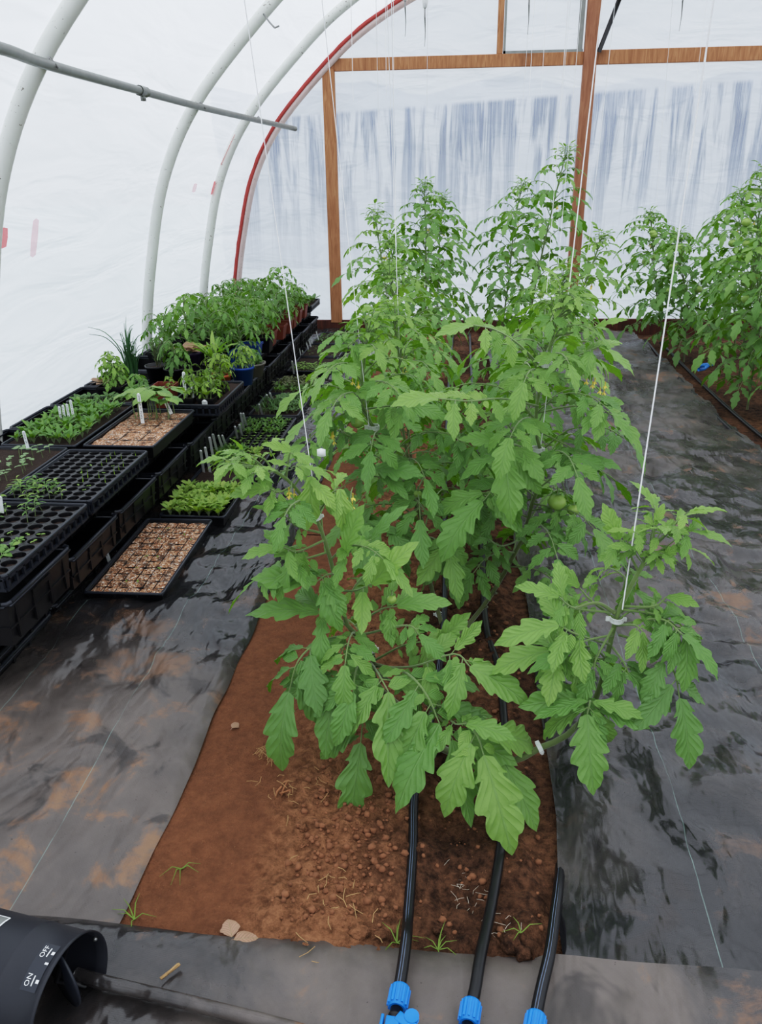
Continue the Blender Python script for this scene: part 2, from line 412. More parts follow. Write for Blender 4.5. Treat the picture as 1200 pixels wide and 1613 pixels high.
#==PLANTS==
# ------------------------------------------------------------------ leaves
def leaflet_tpl(n, half, lobes, seed, width=.5, depth=.45):
    """flat leaflet template of unit length: stations x columns; lobed, toothed outline"""
    rr = random.Random(seed); cols = 2*half+1
    t = np.linspace(0, 1, n+1); base = (t+.001)**.58*(1-t)**1.12*(1+.5*t); base = base/base.max()*width/2
    P = np.zeros((n+1, cols, 2)); UV = np.zeros((n+1, cols, 2))
    for sd in (-1, 1):
        w = base.copy(); shift = 0*t
        if lobes:      # forward-pointing lobes: deep near the leaf base, shallow teeth near the tip
            off = rr.uniform(0, .45); ph = (t*lobes+off) % 1.0; dep = depth*(1-t)**.7+.10
            m_ = np.where(ph < .7, np.sin(ph/.7*PI/2)**.8, np.cos((ph-.7)/.3*PI/2))
            w = base*(1-(1-m_)*dep*1.15)*(1+.1*rr.random()); shift = .085*m_*dep/depth*(t > .04)
        for j in range(half+1):
            q = j/half; k = half+sd*j
            P[:, k, 0] = t + shift*q**1.5*(1-t)**.5
            P[:, k, 1] = sd*w*q
            UV[:, k, 0] = .5+sd*base*q/width; UV[:, k, 1] = t
    return P, UV
TPL_HI = [leaflet_tpl(28, 3, [3.1, 3.6, 4.3, 2.6, 3.9, 3.3][i], i, [.40, .43, .47, .38, .44, .46][i], [.5, .3, .42, .55, .25, .45][i]) for i in range(6)]
TPL_LO = [leaflet_tpl(12, 1, 3, i, .44, .55) for i in range(4)]
TPL_MIN = [leaflet_tpl(4, 1, 0, i, .42, 0) for i in range(2)]
TPL_OVAL = [leaflet_tpl(5, 1, 0, i, .62, 0) for i in range(2)]
TPL_STRAP = [leaflet_tpl(6, 1, 0, i, .14, 0) for i in range(2)]

def put_leaflet(mb, p, d, nn, L, tpl, rr, bend=.8, fold=.25, mi=0, col=.5, wide=1.0, chord=False):
    P, UV = tpl; d = nrm(d); nn = np.asarray(nn, float); nn = nn-d*(nn@d)
    if chord and np.linalg.norm(nn) > 1e-3:
        nn = nrm(nn); d = nrm(d*math.cos(bend/2)+nn*math.sin(bend/2)); L = L*(bend/2)/math.sin(bend/2); nn = nn-d*(nn@d)
    if np.linalg.norm(nn) < 1e-3: nn = np.array([0, 0, 1.])-d*d[2]
    nn = nrm(nn); s = np.cross(nn, d)
    t = P[..., 0]; y = P[..., 1]*wide
    ay = np.abs(y)
    z = ay*fold*1.3 - ay**2*2.2*fold*2 + .011*np.sin((t*6.5-ay*5)*2*PI)*np.minimum(1, ay*8)+.022*np.sin(t*8+rr.random()*6+np.sign(y)*1.3)*np.minimum(1, ay*6)
    # bend along the length
    th = bend*np.clip(t, 0, 1.1)
    k = max(abs(bend), 1e-3)*np.sign(bend if bend else 1)
    X = np.sin(th)/k; Z = -(1-np.cos(th))/k
    nx = np.sin(th); nz = np.cos(th)
    tw = rr.uniform(-.5, .5)*t
    y2 = y*np.cos(tw)-z*np.sin(tw); z2 = y*np.sin(tw)+z*np.cos(tw)
    XX = X+nx*z2; ZZ = Z+nz*z2
    V = p + L*(XX[..., None]*d + y2[..., None]*s + ZZ[..., None]*nn)
    mb.grid(V, mi, UV.reshape(-1, 2), col)

def compound(mb, pts, rr, Lt, tpls, out, pairs=3, col=.5, term=None, small=True, r0=.0032, wide=1.0, droop=.35, mi=0, ms=1, n=10):
    """tomato leaf: petiole curve pts, big terminal leaflet, pairs of laterals, tiny ones between"""
    C = bez(pts, n); k = len(C)
    mb.tube(C, np.linspace(r0, r0*.45, k), 5, ms, col=.85, caps=False)
    def P(s): x = s*(k-1); i = min(int(x), k-2); return C[i]*(1-(x-i))+C[i+1]*(x-i)
    def T(s): i = min(int(s*(k-1)), k-2); return nrm(C[i+1]-C[i])
    up = nrm(np.array([0, 0, 1.])*.9+out*.55)
    d = T(1.0)
    td = nrm(d+np.array([0, 0, -droop*.6])) if term is None else nrm(term)
    put_leaflet(mb, C[-1], td, up+np.array([rr.uniform(-.25, .25), rr.uniform(-.25, .25), 0]), Lt*(1 if term is None else 1), rr.choice(tpls), rr, rr.uniform(.25, .9), rr.uniform(.1, .45), mi, col, wide, term is not None)
    ss = [.42, .62, .82] if pairs == 3 else ([.5, .78] if pairs == 2 else [.72])
    for q, s_ in enumerate(ss):
        for sd in (-1, 1):
            s2 = s_+rr.uniform(-.04, .04); p = P(s2); tt = T(s2)
            side = nrm(np.cross(up, tt))*sd
            ld = nrm(side*.95+tt*rr.uniform(.3, .75)+np.array([0, 0, -rr.uniform(.1, .6)*droop*2]))
            L = Lt*(.55+.3*s_)*rr.uniform(.75, 1.08)
            pl = L*.14; q1 = p+ld*pl+np.array([0, 0, pl*.1])
            mb.tube([p, q1], r0*.4, 4, ms, col=.9, caps=False)
            put_leaflet(mb, q1, ld, up+np.array([rr.uniform(-.3, .3), rr.uniform(-.3, .3), 0]), L, rr.choice(tpls), rr, rr.uniform(.3, 1.2), rr.uniform(.1, .5), mi, np.clip(col+rr.uniform(-.12, .12), 0, 1), wide)
    if small:
        for s_ in ([.3, .52, .72, .9] if pairs == 3 else [.36, .64, .88]):
            for sd in (-1, 1):
                if rr.random() < .25: continue
                p = P(s_); tt = T(s_); side = nrm(np.cross(up, tt))*sd
                ld = nrm(side+tt*rr.uniform(0, .5)+np.array([0, 0, rr.uniform(-.4, .2)]))
                put_leaflet(mb, p+ld*.006, ld, up, Lt*rr.uniform(.16, .34), rr.choice(tpls if rr.random() < .3 else TPL_OVAL), rr, rr.uniform(.2, 1), .3, mi, np.clip(col+rr.uniform(-.1, .15), 0, 1), .9)

def auto_leaf(mb, p, az, elev, L, Lt, rr, tpls, col, pairs=3, sag=1.0):
    """petiole leaves the stem at azimuth/elevation, arches over and sags"""
    h = np.array([math.cos(az), math.sin(az), 0.]); ce, se = math.cos(elev), math.sin(elev)
    a = p; b = p+(h*ce+np.array([0, 0, se]))*L*.36
    c = b+(h*.95+np.array([0, 0, se*.35-.12*sag]))*L*.34
    d = c+(h*.75+np.array([0, 0, -.5*sag]))*L*.3
    compound(mb, [a, b, c, d], rr, Lt, tpls, h, pairs, col, droop=.3*sag+.1)

CLIPS = []
def tomato_plant(label, path, n, rr_seed, hi, Lmax=.34, Ltmax=.17, stem_r=.0075, group=None, explicit=(), bare=.12, spread=1.0, avoid=None, fruit=(), flowers=(), col0=.4, sprout=1.0, topcol=.2, extra_stems=()):
    rr = random.Random(rr_seed); base = np.asarray(path[0], float)
    root = thing('tomato_plant', label, 'tomato plant', base, 0, group)
    C = bez(path, 28); k = len(C)
    st = MB(); rad = np.linspace(stem_r, stem_r*.45, k); st.tube(C-base, rad, 8 if hi else 6, 0, np.linspace(.15, 1, k)**.8)
    for es, er in extra_stems:
        E_ = bez(es, 12); st.tube(E_-base, np.linspace(er, er*.5, len(E_)), 7, 0, .6)
    # stubs where lower leaves were pruned off
    for s_ in (.08, .16, .22):
        i = int(s_*(k-1)); a = rr.uniform(0, 6.28); st.tube([C[i]-base, C[i]-base+np.array([math.cos(a), math.sin(a), .5])*stem_r*2.4], stem_r*.5, 6, 0, .25)
    st.build('stem', 'stem', root)
    mb = MB(); tp = TPL_HI if hi else TPL_LO
    seglen = np.concatenate([[0], np.cumsum(np.linalg.norm(np.diff(C, axis=0), axis=1))]); tot = seglen[-1]
    az = rr.uniform(0, 6.28)
    for i in range(n):
        s_ = bare+(1-bare)*((i+.5)/n)**.92; x = np.interp(s_*tot, seglen, np.arange(k)); j = min(int(x), k-2); p = C[j]*(1-(x-j))+C[j+1]*(x-j)
        az += math.radians(137.5)+rr.uniform(-.3, .3)
        if avoid is not None and math.cos(az-avoid) > .5 and s_ < .8: az += 1.6
        young = max(0, (s_-.72)/.28)
        L = Lmax*(1-.72*young)*rr.uniform(.82, 1.12)*spread*(.85 if s_ < bare+.1 else 1)
        Lt = Ltmax*(1-.62*young)*rr.uniform(.85, 1.1)
        elev = .25+.85*s_**1.2+rr.uniform(-.2, .25)
        col = np.clip(col0+topcol*s_+.12*young+rr.uniform(-.16, .2), 0, 1)
        auto_leaf(mb, p-base, az, elev, L, Lt, rr, tp, col, 3 if L > .13 else 2, sag=1.1-.75*s_)
    if sprout:   # furled young leaves round the growing tip
        tip = C[-1]-base; td = nrm(C[-1]-C[-3])
        for i in range(11):
            a = i*2.4; q = i/10; h = nrm(np.array([math.cos(a), math.sin(a), 0])*(1.0-.45*q)+td*(.5+.6*q)); L = rr.uniform(.05, .075)*sprout; o_ = tip-td*.05*sprout*(1-q)
            compound(mb, [o_, o_+h*L*.4, o_+h*L*.75+td*L*.25, o_+h*L*1.0+td*L*.2], rr, L*.95, tp, nrm(h), 2, .72+.25*rr.random(), small=False, r0=.002, droop=.3, wide=.85)
    for e in explicit:
        pts, Lt, out_, prs, cl = e[:5]; term = e[5] if len(e) > 5 else None
        compound(mb, [np.asarray(q)-base for q in pts], rr, Lt, tp, np.asarray(out_, float), prs, cl, term=term, r0=.0038, n=14)
    mb.build('foliage', ['leaf', 'stem'], root)
    for (p, r_) in fruit:
        p = np.asarray(p)-base
        f = MB(); f.ball((0, 0, 0), (r_, r_, r_*.86), 0, 16, lump=.05, seed=r_*100); fo = f.build('fruit', 'fruit', root); fo.location = p
        c = MB()
        for a in range(5):
            h = np.array([math.cos(a*1.256), math.sin(a*1.256), .25]); put_leaflet(c, np.array([0, 0, r_*.84]), h, (0, 0, 1), r_*1.0, TPL_MIN[0], rr, -.3, .2, 0, .5, .6)
        c.tube([(0, 0, r_*.8), (0, .004, r_*1.2), (0, .012, r_*1.6)], .0022, 5, 1, .8)
        c.build('calyx', ['leaf', 'stem'], fo)
    for p in flowers:
        p = np.asarray(p)-base; f = MB()
        for q in range(3):
            o_ = np.array([rr.uniform(-.012, .012), rr.uniform(-.012, .012), rr.uniform(-.012, .012)])
            for a in range(5):
                h = np.array([math.cos(a*1.256+q), math.sin(a*1.256+q), -.5]); put_leaflet(f, o_, h, (0, 0, 1), .013, TPL_MIN[0], rr, .8, .1, 0, .6)
            f.tube([o_+np.array([0, 0, .012]), o_+np.array([0, 0, -.01])], [.002, .001], 5, 0)
        f.tube([(0, 0, .0), (0, .02, .02), (0, .05, .02)], .0016, 5, 1, .8)
        fo = f.build('flower', ['petal', 'stem'], root); fo.location = p
    return root

def roof_z(x):
    x = min(3.3, abs(x-1.15)); return float(np.interp(x, [0, 1.0, 1.64, 2.11, 2.48, 2.94, 3.21, 3.37], [3.42, 3.28, 3.03, 2.77, 2.47, 2.0, 1.54, 1.0]))
def twine(label, a, b, r=.0012, group=None, to_roof=True):
    m = MB(); a = np.asarray(a, float); b = np.asarray(b, float)
    if to_roof:      # carry on in the same line until it meets the roof
        d = (b-a)/max(1e-6, b[2]-a[2])
        for _ in range(8):
            zz = roof_z(b[0])-.015; b = a+d*(zz-a[2])
    m.tube(np.array([(0, 0, 0), (b-a)*.5, b-a]), r, 5); o = m.build('support_twine', 'twine'); o.location = a
    return tag(o, label, 'twine', group)
def clip(label, p, ax, r=.013, group=None):
    """slotted ring with a hinge tab and a toothed lip, snapped round stem and twine"""
    m = MB(); ax = nrm(ax); u = nrm(np.cross(ax, (0, 1, .01))); v = np.cross(ax, u); R = np.stack([u, v, ax], 1); h = r*.45
    m.lathe([(r, -h), (r*1.16, -h), (r*1.16, -h*.6), (r*1.06, -h*.6), (r*1.06, h*.6), (r*1.16, h*.6), (r*1.16, h), (r, h), (r, -h)], 18, R=R)
    for i in range(12):
        a = i*PI/6; c_ = R @ np.array([math.cos(a)*r*1.1, math.sin(a)*r*1.1, 0]); m.box(c_, (r*.12, r*.12, h*1.6), R=R)
    m.box(R @ np.array([r*1.4, 0, 0]), (r*.7, r*.25, h*1.8), R=R); m.box(R @ np.array([-r*1.35, 0, 0]), (r*.5, r*.5, h*1.2), R=R)
    o = m.build('plant_clip', 'clip', smooth=False); o.location = [float(q) for q in p]
    return tag(o, label, 'plant clip', group)

# ================================================================== SETTING
CX = 1.15
_prof = [(3.52, -.02), (3.47, .5), (3.37, 1.0), (3.21, 1.54), (2.94, 2.0), (2.48, 2.47), (2.11, 2.77), (1.64, 3.03), (1.0, 3.28), (0, 3.42)]
_prof = bez([(a, 0, b) for a, b in _prof], 54)[:, [0, 2]]
def arch(off=0.0):
    L = np.stack([CX-_prof[:, 0], _prof[:, 1]], 1); Rr = np.stack([CX+_prof[::-1][1:, 0], _prof[::-1][1:, 1]], 1)
    A = np.concatenate([L, Rr]); T = np.gradient(A, axis=0); T /= np.linalg.norm(T, axis=1)[:, None]
    N = np.stack([-T[:, 1], T[:, 0]], 1); return A+N*off
HOOPY = [-2.6, -.55, 1.5, 3.65, 5.78, 7.18, 8.40]
FA = arch(.045)
ys = np.arange(-3.5, 8.53, .12)
def film_patch(i0, i1, name, mat):
    G = np.zeros((i1-i0, len(ys), 3))
    A = FA[i0:i1]; T = np.gradient(FA, axis=0)[i0:i1]; T /= np.linalg.norm(T, axis=1)[:, None]; N = np.stack([-T[:, 1], T[:, 0]], 1)
    for j, y in enumerate(ys):
        dd = min(abs(y-h) for h in HOOPY)
        for i in range(i1-i0):
            w = min(1, dd/.35)*(.012+.035*mn.noise(Vector((A[i][0]*.9, y*1.2, A[i][1]*1.6))))+.008*mn.noise(Vector((A[i][0]*4, y*5, A[i][1]*9)))
            G[i, j] = (A[i][0]+N[i][0]*w, y, A[i][1]+N[i][1]*w)
    m = MB(); m.grid(G); o = m.build(name, mat); return tag(o, kind='structure')
nA = len(FA); iL = 30
film_patch(0, iL+1, 'wall_left', 'film'); film_patch(iL, nA-iL, 'ceiling', 'film_top'); film_patch(nA-iL-1, nA, 'wall_right', 'film')
def end_wall(y, name, mat):
    A = arch(.04); xs = A[:, 0]; G = np.zeros((len(xs), 26, 3))
    for i, (x, z) in enumerate(A):
        for k in range(26):
            zz = -.02+(z+.02)*k/25; G[i, k] = (x, y+.012*mn.noise(Vector((x*2.5, 3, zz*1.2))), zz)
    m = MB(); m.grid(G); return tag(m.build(name, mat), kind='structure')
end_wall(8.50, 'wall_back', 'film_end'); end_wall(-3.52, 'wall_front', 'film_top')

# soil everywhere under the tunnel, field and hedge beyond it
m = MB(); m.box((1.15, 2.5, -.06), (7.2, 12.2, .08)); tag(m.build('floor', 'soil', smooth=False), kind='structure')
m = MB(); m.box((1, 10, -.14), (90, 90, .04)); tag(m.build('ground_outside', 'field', smooth=False), kind='structure')
G = np.zeros((80, 7, 3))
for i in range(80):
    x = -4.6+i*.36; top = 3.15+.25*mn.noise(Vector((x*.7, 0, 0)))+.12*mn.noise(Vector((x*2.6, 4, 0)))
    for k in range(7):
        G[i, k] = (x, 16+.5*mn.noise(Vector((x, k*.7, 0)))+(1.2 if k == 6 else 0), -.12+top*min(1, k/5))
m = MB(); m.grid(G); tag(m.build('hedge_outside', 'hedge'), kind='structure')

# hoops
AH = arch(0)
hl = {3.65: 'white painted hoop pipe nearest the camera, at the far left', 5.78: 'second white hoop pipe, behind the chives', 7.18: 'third white hoop pipe, just before the end hoop'}
for y in HOOPY[:-1]:
    m = MB(); m.tube(np.stack([AH[:, 0], np.zeros(nA), AH[:, 1]], 1), .038, 14, 0)
    o = m.build('hoop_pipe', 'hoop'); o.location = (0, y, 0); tag(o, hl.get(y, 'white painted hoop pipe behind the camera'), 'hoop', 'hoops carrying the film')
t = thing('end_hoop', 'pinkish end hoop edged with red tape against the end wall', 'hoop', (0, 8.40, 0))
m = MB(); m.tube(np.stack([AH[:, 0], np.zeros(nA), AH[:, 1]], 1), .036, 14, 0); m.build('pipe', 'hoop_pink', t)
A1, A2 = arch(.012), arch(.05); m = MB(); G = np.zeros((nA, 4, 3))
for i in range(nA):
    w = .006*mn.noise(Vector((AH[i][0]*6, 0, AH[i][1]*6)))
    for k, (a, yy) in enumerate(((A2, .0), (A2, -.03), (A1, -.041), (A1, -.036))): G[i, k] = (a[i][0]+(w if k < 3 else 0), yy, a[i][1]+w)
m.grid(G); m.build('red_edging', 'red', t)
# purlin with clamps
m = MB(); pp = [at(-70, 62, 2.75), at(0, 80, 3.1), at(70, 104, 3.62), at(216, 144, 4.7), at(310, 169, 5.72), at(402, 190, 7.1), at(460, 203, 8.1)]
t = thing('purlin_pipe', 'grey galvanised pipe crossing inside the hoops, ending at the red-edged hoop', 'pipe', pp[0])
pr_ = np.array([p-pp[0]+np.array([.03, 0, 0]) for p in pp]); m.tube(bez(pr_, 24), .0215, 12); m.build('pipe', 'galv', t)
for q in (2, 4, 5):
    m = MB(); m.tube([pr_[q]+np.array([-.05, 0, 0]), pr_[q]+np.array([.0, .0, .03]), pr_[q]+np.array([.03, .0, -.012])], .005, 6); m.build('wire_tie', 'steel', t)
m = MB(); a = pr_[3]; d = nrm(pr_[4]-pr_[3]); m.tube([a-d*.05, a+d*.05], .027, 12); m.box(a+np.array([0, 0, -.03]), (.02, .03, .035)); m.build('clamp', 'galv', t)
m = MB(); p = at(415, 22, 5.7); m.tube([p, p+np.array([.04, -.02, -.05]), p+np.array([.07, -.02, -.08])], .006, 6); m.tube([p+np.array([.07, -.02, -.08]), p+np.array([.1, -.02, -.07])], .005, 6)
o = m.build('wire_hook', 'steel'); tag(o, 'small wire hook on the second hoop near the top', 'hook')

# end wall timbers
def timber(name, x0, x1, z0, z1, y, d, mat, label, rz=0):
    m = MB(); w, h = x1-x0, z1-z0
    m.box((0, 0, 0), (w, d, h)); o = m.build(name, mat, smooth=False, bevel=.004); o.location = ((x0+x1)/2, y, (z0+z1)/2)
    return tag(o, label, 'timber')
timber('timber_post', -1.34, -1.225, .12, 2.48, 8.42, .06, 'wood', 'left upright wooden post of the end wall, below the hoop')
timber('timber_post', 1.08, 1.195, .12, 3.36, 8.40, .08, 'wood_dk', 'tall central wooden post rising to the roof')
timber('timber_beam', -1.30, 1.08, 2.46, 2.565, 8.43, .05, 'wood', 'left horizontal beam between the left post and the central post')
timber('timber_beam', 1.195, 3.45, 2.46, 2.575, 8.43, .05, 'wood', 'right horizontal beam, right of the central post')
timber('timber_post', .29, .345, 2.565, 3.26, 8.43, .05, 'wood', 'short thin post left of the vent opening')
timber('baseboard_plank', -3.4 + 1.15, 1.08, -.02, .145, 8.42, .045, 'wood_red', 'dark reddish plank along the foot of the end wall, left of the central post')
timber('baseboard_plank', 1.085, 4.5, -.02, .165, 8.42, .045, 'wood_red', 'dark reddish plank along the foot of the end wall, right of the central post')
w1 = thing('window_1', None, None, (.71, 8.425, 2.9)); w1['kind'] = 'structure'
m = MB()
for c_, d_ in (((0, 0, -.325), (.72, .03, .025)), ((-.35, 0, 0), (.02, .03, .67)), ((.33, 0, 0), (.045, .035, .67))): m.box(c_, d_)
m.build('window_frame', 'galv', w1, smooth=False)
m = MB(); a = at(943, 82, 8.36); b = at(975, 0, 8.30); e = a+(b-a)*1.5; m.tube([(0, 0, 0), e-a], .02, 8); o = m.build('brace_rod', 'black'); o.location = a
tag(o, 'thin dark brace slanting up right of the central post', 'brace')

# red marks stuck on the film
def on_film(px, py):
    d = ray(px, py); best = None
    for Yc in np.arange(2.5, 8.4, .02):
        p = at(px, py, Yc); k = np.argmin(np.abs(FA[:30, 1]-p[2]))
        if p[0] < FA[k][0]+.012: return p
    return p
for (px, py, w, h, lb) in ((2, 375, .09, .1, 'red patch on the film beside the nearest hoop'), (52, 375, .07, .2, 'faint red patch on the film, right of the nearest hoop'), (305, 296, .1, .07, 'small pink patch on the film between second and third hoop'), (334, 296, .05, .12, 'small red patch beside the third hoop'), (358, 236, .05, .3, 'thin red streak beside the third hoop')):
    p = on_film(px, py); k = int(np.argmin(np.abs(FA[:, 1]-p[2])[:30])); T = nrm(FA[k+1]-FA[k]); T3 = np.array([T[0], 0, T[1]]); G = np.zeros((5, 7, 3))
    for i in range(5):
        for j in range(7):
            fz = (j/6-.5)*h*(1-.25*abs(i/4-.5)); G[i, j] = np.array([.008, (i/4-.5)*w*(1-.3*abs(j/6-.5)), 0])+T3*fz
    m = MB(); m.grid(G); nm = 'redm' if px in (2, 358, 334) else 'pinkish'
    if 'pinkish' not in MT:
        for nm_, c_ in (('pinkish', lin(240, 170, 182)), ('redm', lin(226, 40, 52))):
            q_ = NT(nm_+'_mark'); tr_ = q_.set(q_.n('ShaderNodeBsdfTranslucent'), Color=c_); df_ = q_.bsdf(Base_Color=c_, Roughness=.6); tp_ = q_.n('ShaderNodeBsdfTransparent')
            mx_ = q_.n('ShaderNodeMixShader'); mx_.inputs[0].default_value = .4; q_.l(tr_.outputs[0], mx_.inputs[1]); q_.l(df_.outputs[0], mx_.inputs[2])
            my_ = q_.n('ShaderNodeMixShader'); my_.inputs[0].default_value = .5 if nm_ == 'pinkish' else .25; q_.l(mx_.outputs[0], my_.inputs[1]); q_.l(tp_.outputs[0], my_.inputs[2]); MT[nm_] = q_.done(my_)
    o = m.build('film_patch', nm); o.location = p; tag(o, lb, 'patch')

# ------------------------------------------------------------------ beds and ground covers
def lumpy(x, y):
    """soil surface of the centre bed"""
    v = Vector((x, y, 0))
    s = min(1, max(0, (x+.52)/.14))          # trodden smooth on the left
    z = .010*mn.noise(v*3)+.012
    z += s*(.024*mn.noise(v*6+Vector((3, 0, 0)))+.026*abs(mn.noise(v*14))+.020*abs(mn.noise(v*33))+.012*abs(mn.noise(v*70))+.004)
    z -= .02*math.exp(-((x+.01)/.05)**2)*(y < 2.2)
    z += .004*abs(mn.noise(v*30))*(1-s)
    e = min(1, max(0, (x-.19)/.05)); z = z*(1-e)+.006*e
    return z
def bed(x0, x1, y0, y1, step, name, label, f=lumpy):
    nx = int((x1-x0)/step)+1; ny = int((y1-y0)/step)+1; G = np.zeros((nx, ny, 3))
    for i in range(nx):
        for j in range(ny):
            x = x0+i*step; y = y0+j*step; G[i, j] = (x, y, f(x, y))
    m = MB(); m.grid(G); return m
m = bed(-.86, .30, .98, 3.3, .0105, '', ''); m2 = bed(-.86, .30, 3.3, 8.4, .04, '', '')
m.v += m2.v; m.f += [f+m.nv for f in m2.f]; m.m += m2.m; m.uv += m2.uv; m.c += m2.c; m.nv += m2.nv
tag(m.build('soil_bed', 'soil'), 'reddish brown soil of the centre bed between the black covers', 'soil')
m = bed(1.66, 4.4, 1.2, 8.4, .05, '', '', f=lambda x, y: .015+.02*mn.noise(Vector((x*4, y*4, 2)))+.012*abs(mn.noise(Vector((x*12, y*12, 2)))))
tag(m.build('soil_bed', 'soil'), 'dark soil of the right-hand bed with tomato plants', 'soil')

def sheet(x0f, x1f, y0, y1, zf, step=.025, edge_drop=.0):
    ny = int((y1-y0)/step)+1; nx = int((x1f(y0)-x0f(y0))/step)+1; G = np.zeros((nx, ny, 3))
    for j in range(ny):
        y = y0+j*step
        for i in range(nx):
            u = i/(nx-1); x = x0f(y)+(x1f(y)-x0f(y))*u; G[i, j] = (x, y, zf(x, y, u))
    m = MB(); m.grid(G); return m
def wr(x, y, s, a=1.0, rot=0.0):
    c_, s_ = math.cos(rot), math.sin(rot); x, y = x*c_-y*s_, x*s_+y*c_
    q = mn.noise(Vector((x*2.2+s, y*3.1, s))); r1 = 1-abs(mn.noise(Vector((x*5+q*2+s, y*2.4+q, s*2)))); r2 = 1-abs(mn.noise(Vector((x*9+s, y*14+q*3, 5))))
    return a*(.022*(q+.5)+.034*max(0, r1-.55)+.016*max(0, r2-.5))
eL = lambda y: -.73+.022*mn.noise(Vector((y*1.6, 1, 0)))+.008*mn.noise(Vector((y*6, 2, 0)))+.01
eR = lambda y: .285+.018*mn.noise(Vector((y*1.7, 7, 0)))-.03*min(1, max(0, (1.6-y)/.35))
def zl(x, y, u):
    a = .35+.9*min(1, max(0, (y-1.7)/.8)); z = .026+wr(x, y, 3, a, .4)
    z = .024+(z-.024)*min(1, max(.06, (y-1.2)/.5))
    z += .012*math.exp(-((x+1.0-.25*(y-1.8))/.05)**2)*math.exp(-((y-2.0)/.3)**2)
    return z if u < .985 else .019
m = sheet(lambda y: -2.36, eL, .3, 8.4, zl); o = tag(m.build('ground_cover', 'fab_l'), 'black woven ground cover left of the centre bed, dusty brown in front', 'ground cover')
def zr(x, y, u):
    z = .026+wr(x, y, 11, 1.5, -.7)*min(1, max(.05, (y-1.2)/.5))
    return z if u > .02 else .02
m = sheet(eR, lambda y: 1.78+.04*mn.noise(Vector((y*2, 3, 0)))-.02, 1.10, 8.4, zr); m2 = sheet(lambda y: 1.74, lambda y: 4.5, -.6, 4.0, lambda x, y, u: .024+wr(x, y, 7, .7), .05)
tag(m.build('ground_cover', 'fab_r'), 'black shiny wrinkled ground cover right of the centre bed', 'ground cover')
def zfr(x, y, u): return .048+.012*mn.noise(Vector((x*1.5, y*2, 9)))+.006*max(0, mn.noise(Vector((x*6, y*3, 1))))
ym = lambda x: 1.19-.012*(x+.8)+.012*mn.noise(Vector((x*3, 0, 5)))
xs_ = np.arange(-2.3, 3.0, .03); G = np.zeros((len(xs_), 60, 3))
for i, x in enumerate(xs_):
    for j in range(60):
        u = j/59; y = -1.0+(ym(x)+1.0)*u; G[i, j] = (x, y, zfr(x, y, u) if x > .2 or j < 59 else .03)
m = MB(); m.grid(G); tag(m.build('ground_cover', 'fab_f'), 'woven black strip laid across the front of the bed', 'ground cover')
# fold/pipe under the front strip
m = MB(); P_ = [gr(120, 1535, .075), gr(170, 1549, .073), gr(300, 1580, .071), gr(450, 1618, .07), gr(560, 1650, .07)]; b0 = P_[0]
m.tube(bez([p-b0 for p in P_], 24), .014, 10); o = m.build('cover_roll', 'fab_f'); o.location = b0; tag(o, 'rolled dark ridge of cover beside the black cylinder', 'ground cover')

# ------------------------------------------------------------------ drip tapes with blue valves
def drip(label, pxs, r=.0125, tail=None, valve=None, z=.045, highlight_line=True):
    P = [gr(x, y, z_) for (x, y, z_) in pxs]
    if tail: P += [np.array(q) for q in tail]
    b0 = P[0]; t = thing('drip_tape', label, 'drip tape', b0)
    C = bez([p-b0 for p in P], 8*len(P)); m = MB(); m.tube(C, r, 10, flat=.55 if False else 1.0); m.build('tube', 'black', t)
    if highlight_line:  # thin pale lines along the top paint in the tube's highlights
        for off in (-.35, .05):
            m = MB(); T = np.gradient(C, axis=0); T /= np.linalg.norm(T, axis=1)[:, None]; S = np.cross(T, (0, 0, 1.)); m.tube(C+S*r*off+np.array([0, 0, r*math.sqrt(1-off*off)*.97]), .0008, 4); m.build('highlight_line', 'highlight_line', t)
    return t
MT['highlight_line'] = simple('highlight_line', lin(112, 126, 150), .35)  # colour of the painted highlight on the black tube
drip('left drip tape in the centre bed, kinked near the front strip', [(628, 1562, .075), (634, 1525, .075), (640, 1478, .07), (643, 1440, .04), (650, 1340, .03), (652, 1260, .035), (660, 1200, .04), (683, 1110, .035), (697, 1000, .035), (701, 900, .035)], tail=[(-.05, 4.0, .04), (-.06, 6, .04), (-.05, 8.2, .04)])
drip('middle drip tape in the centre bed, passing right of the left one', [(740, 1590, .075), (748, 1560, .075), (758, 1500, .07), (775, 1420, .04), (790, 1320, .035), (797, 1200, .035), (786, 1060, .035), (764, 975, .035)], tail=[(.13, 3.4, .04), (.12, 6, .04), (.12, 8.2, .04)], highlight_line=False)
drip('right drip tape hugging the edge of the right ground cover', [(843, 1605, .075), (852, 1560, .075), (866, 1500, .075), (874, 1440, .055), (879, 1400, .035)], tail=[(.285, 1.5, -.01), (.29, 1.7, -.03)])
for lb, pts in (('drip tape along the left edge of the right-hand bed', [(1016, 536, .05), (1050, 575, .05), (1090, 618, .05), (1150, 676, .05), (1205, 722, .05), (1290, 800, .05)]),
                ('second drip tape in the right-hand bed under the foliage', [(1040, 540, .05), (1080, 580, .05), (1130, 628, .05), (1180, 672, .05), (1230, 712, .05)])):
    drip(lb, pts, r=.013, highlight_line=False)
MT['darkfit'] = MT['black']
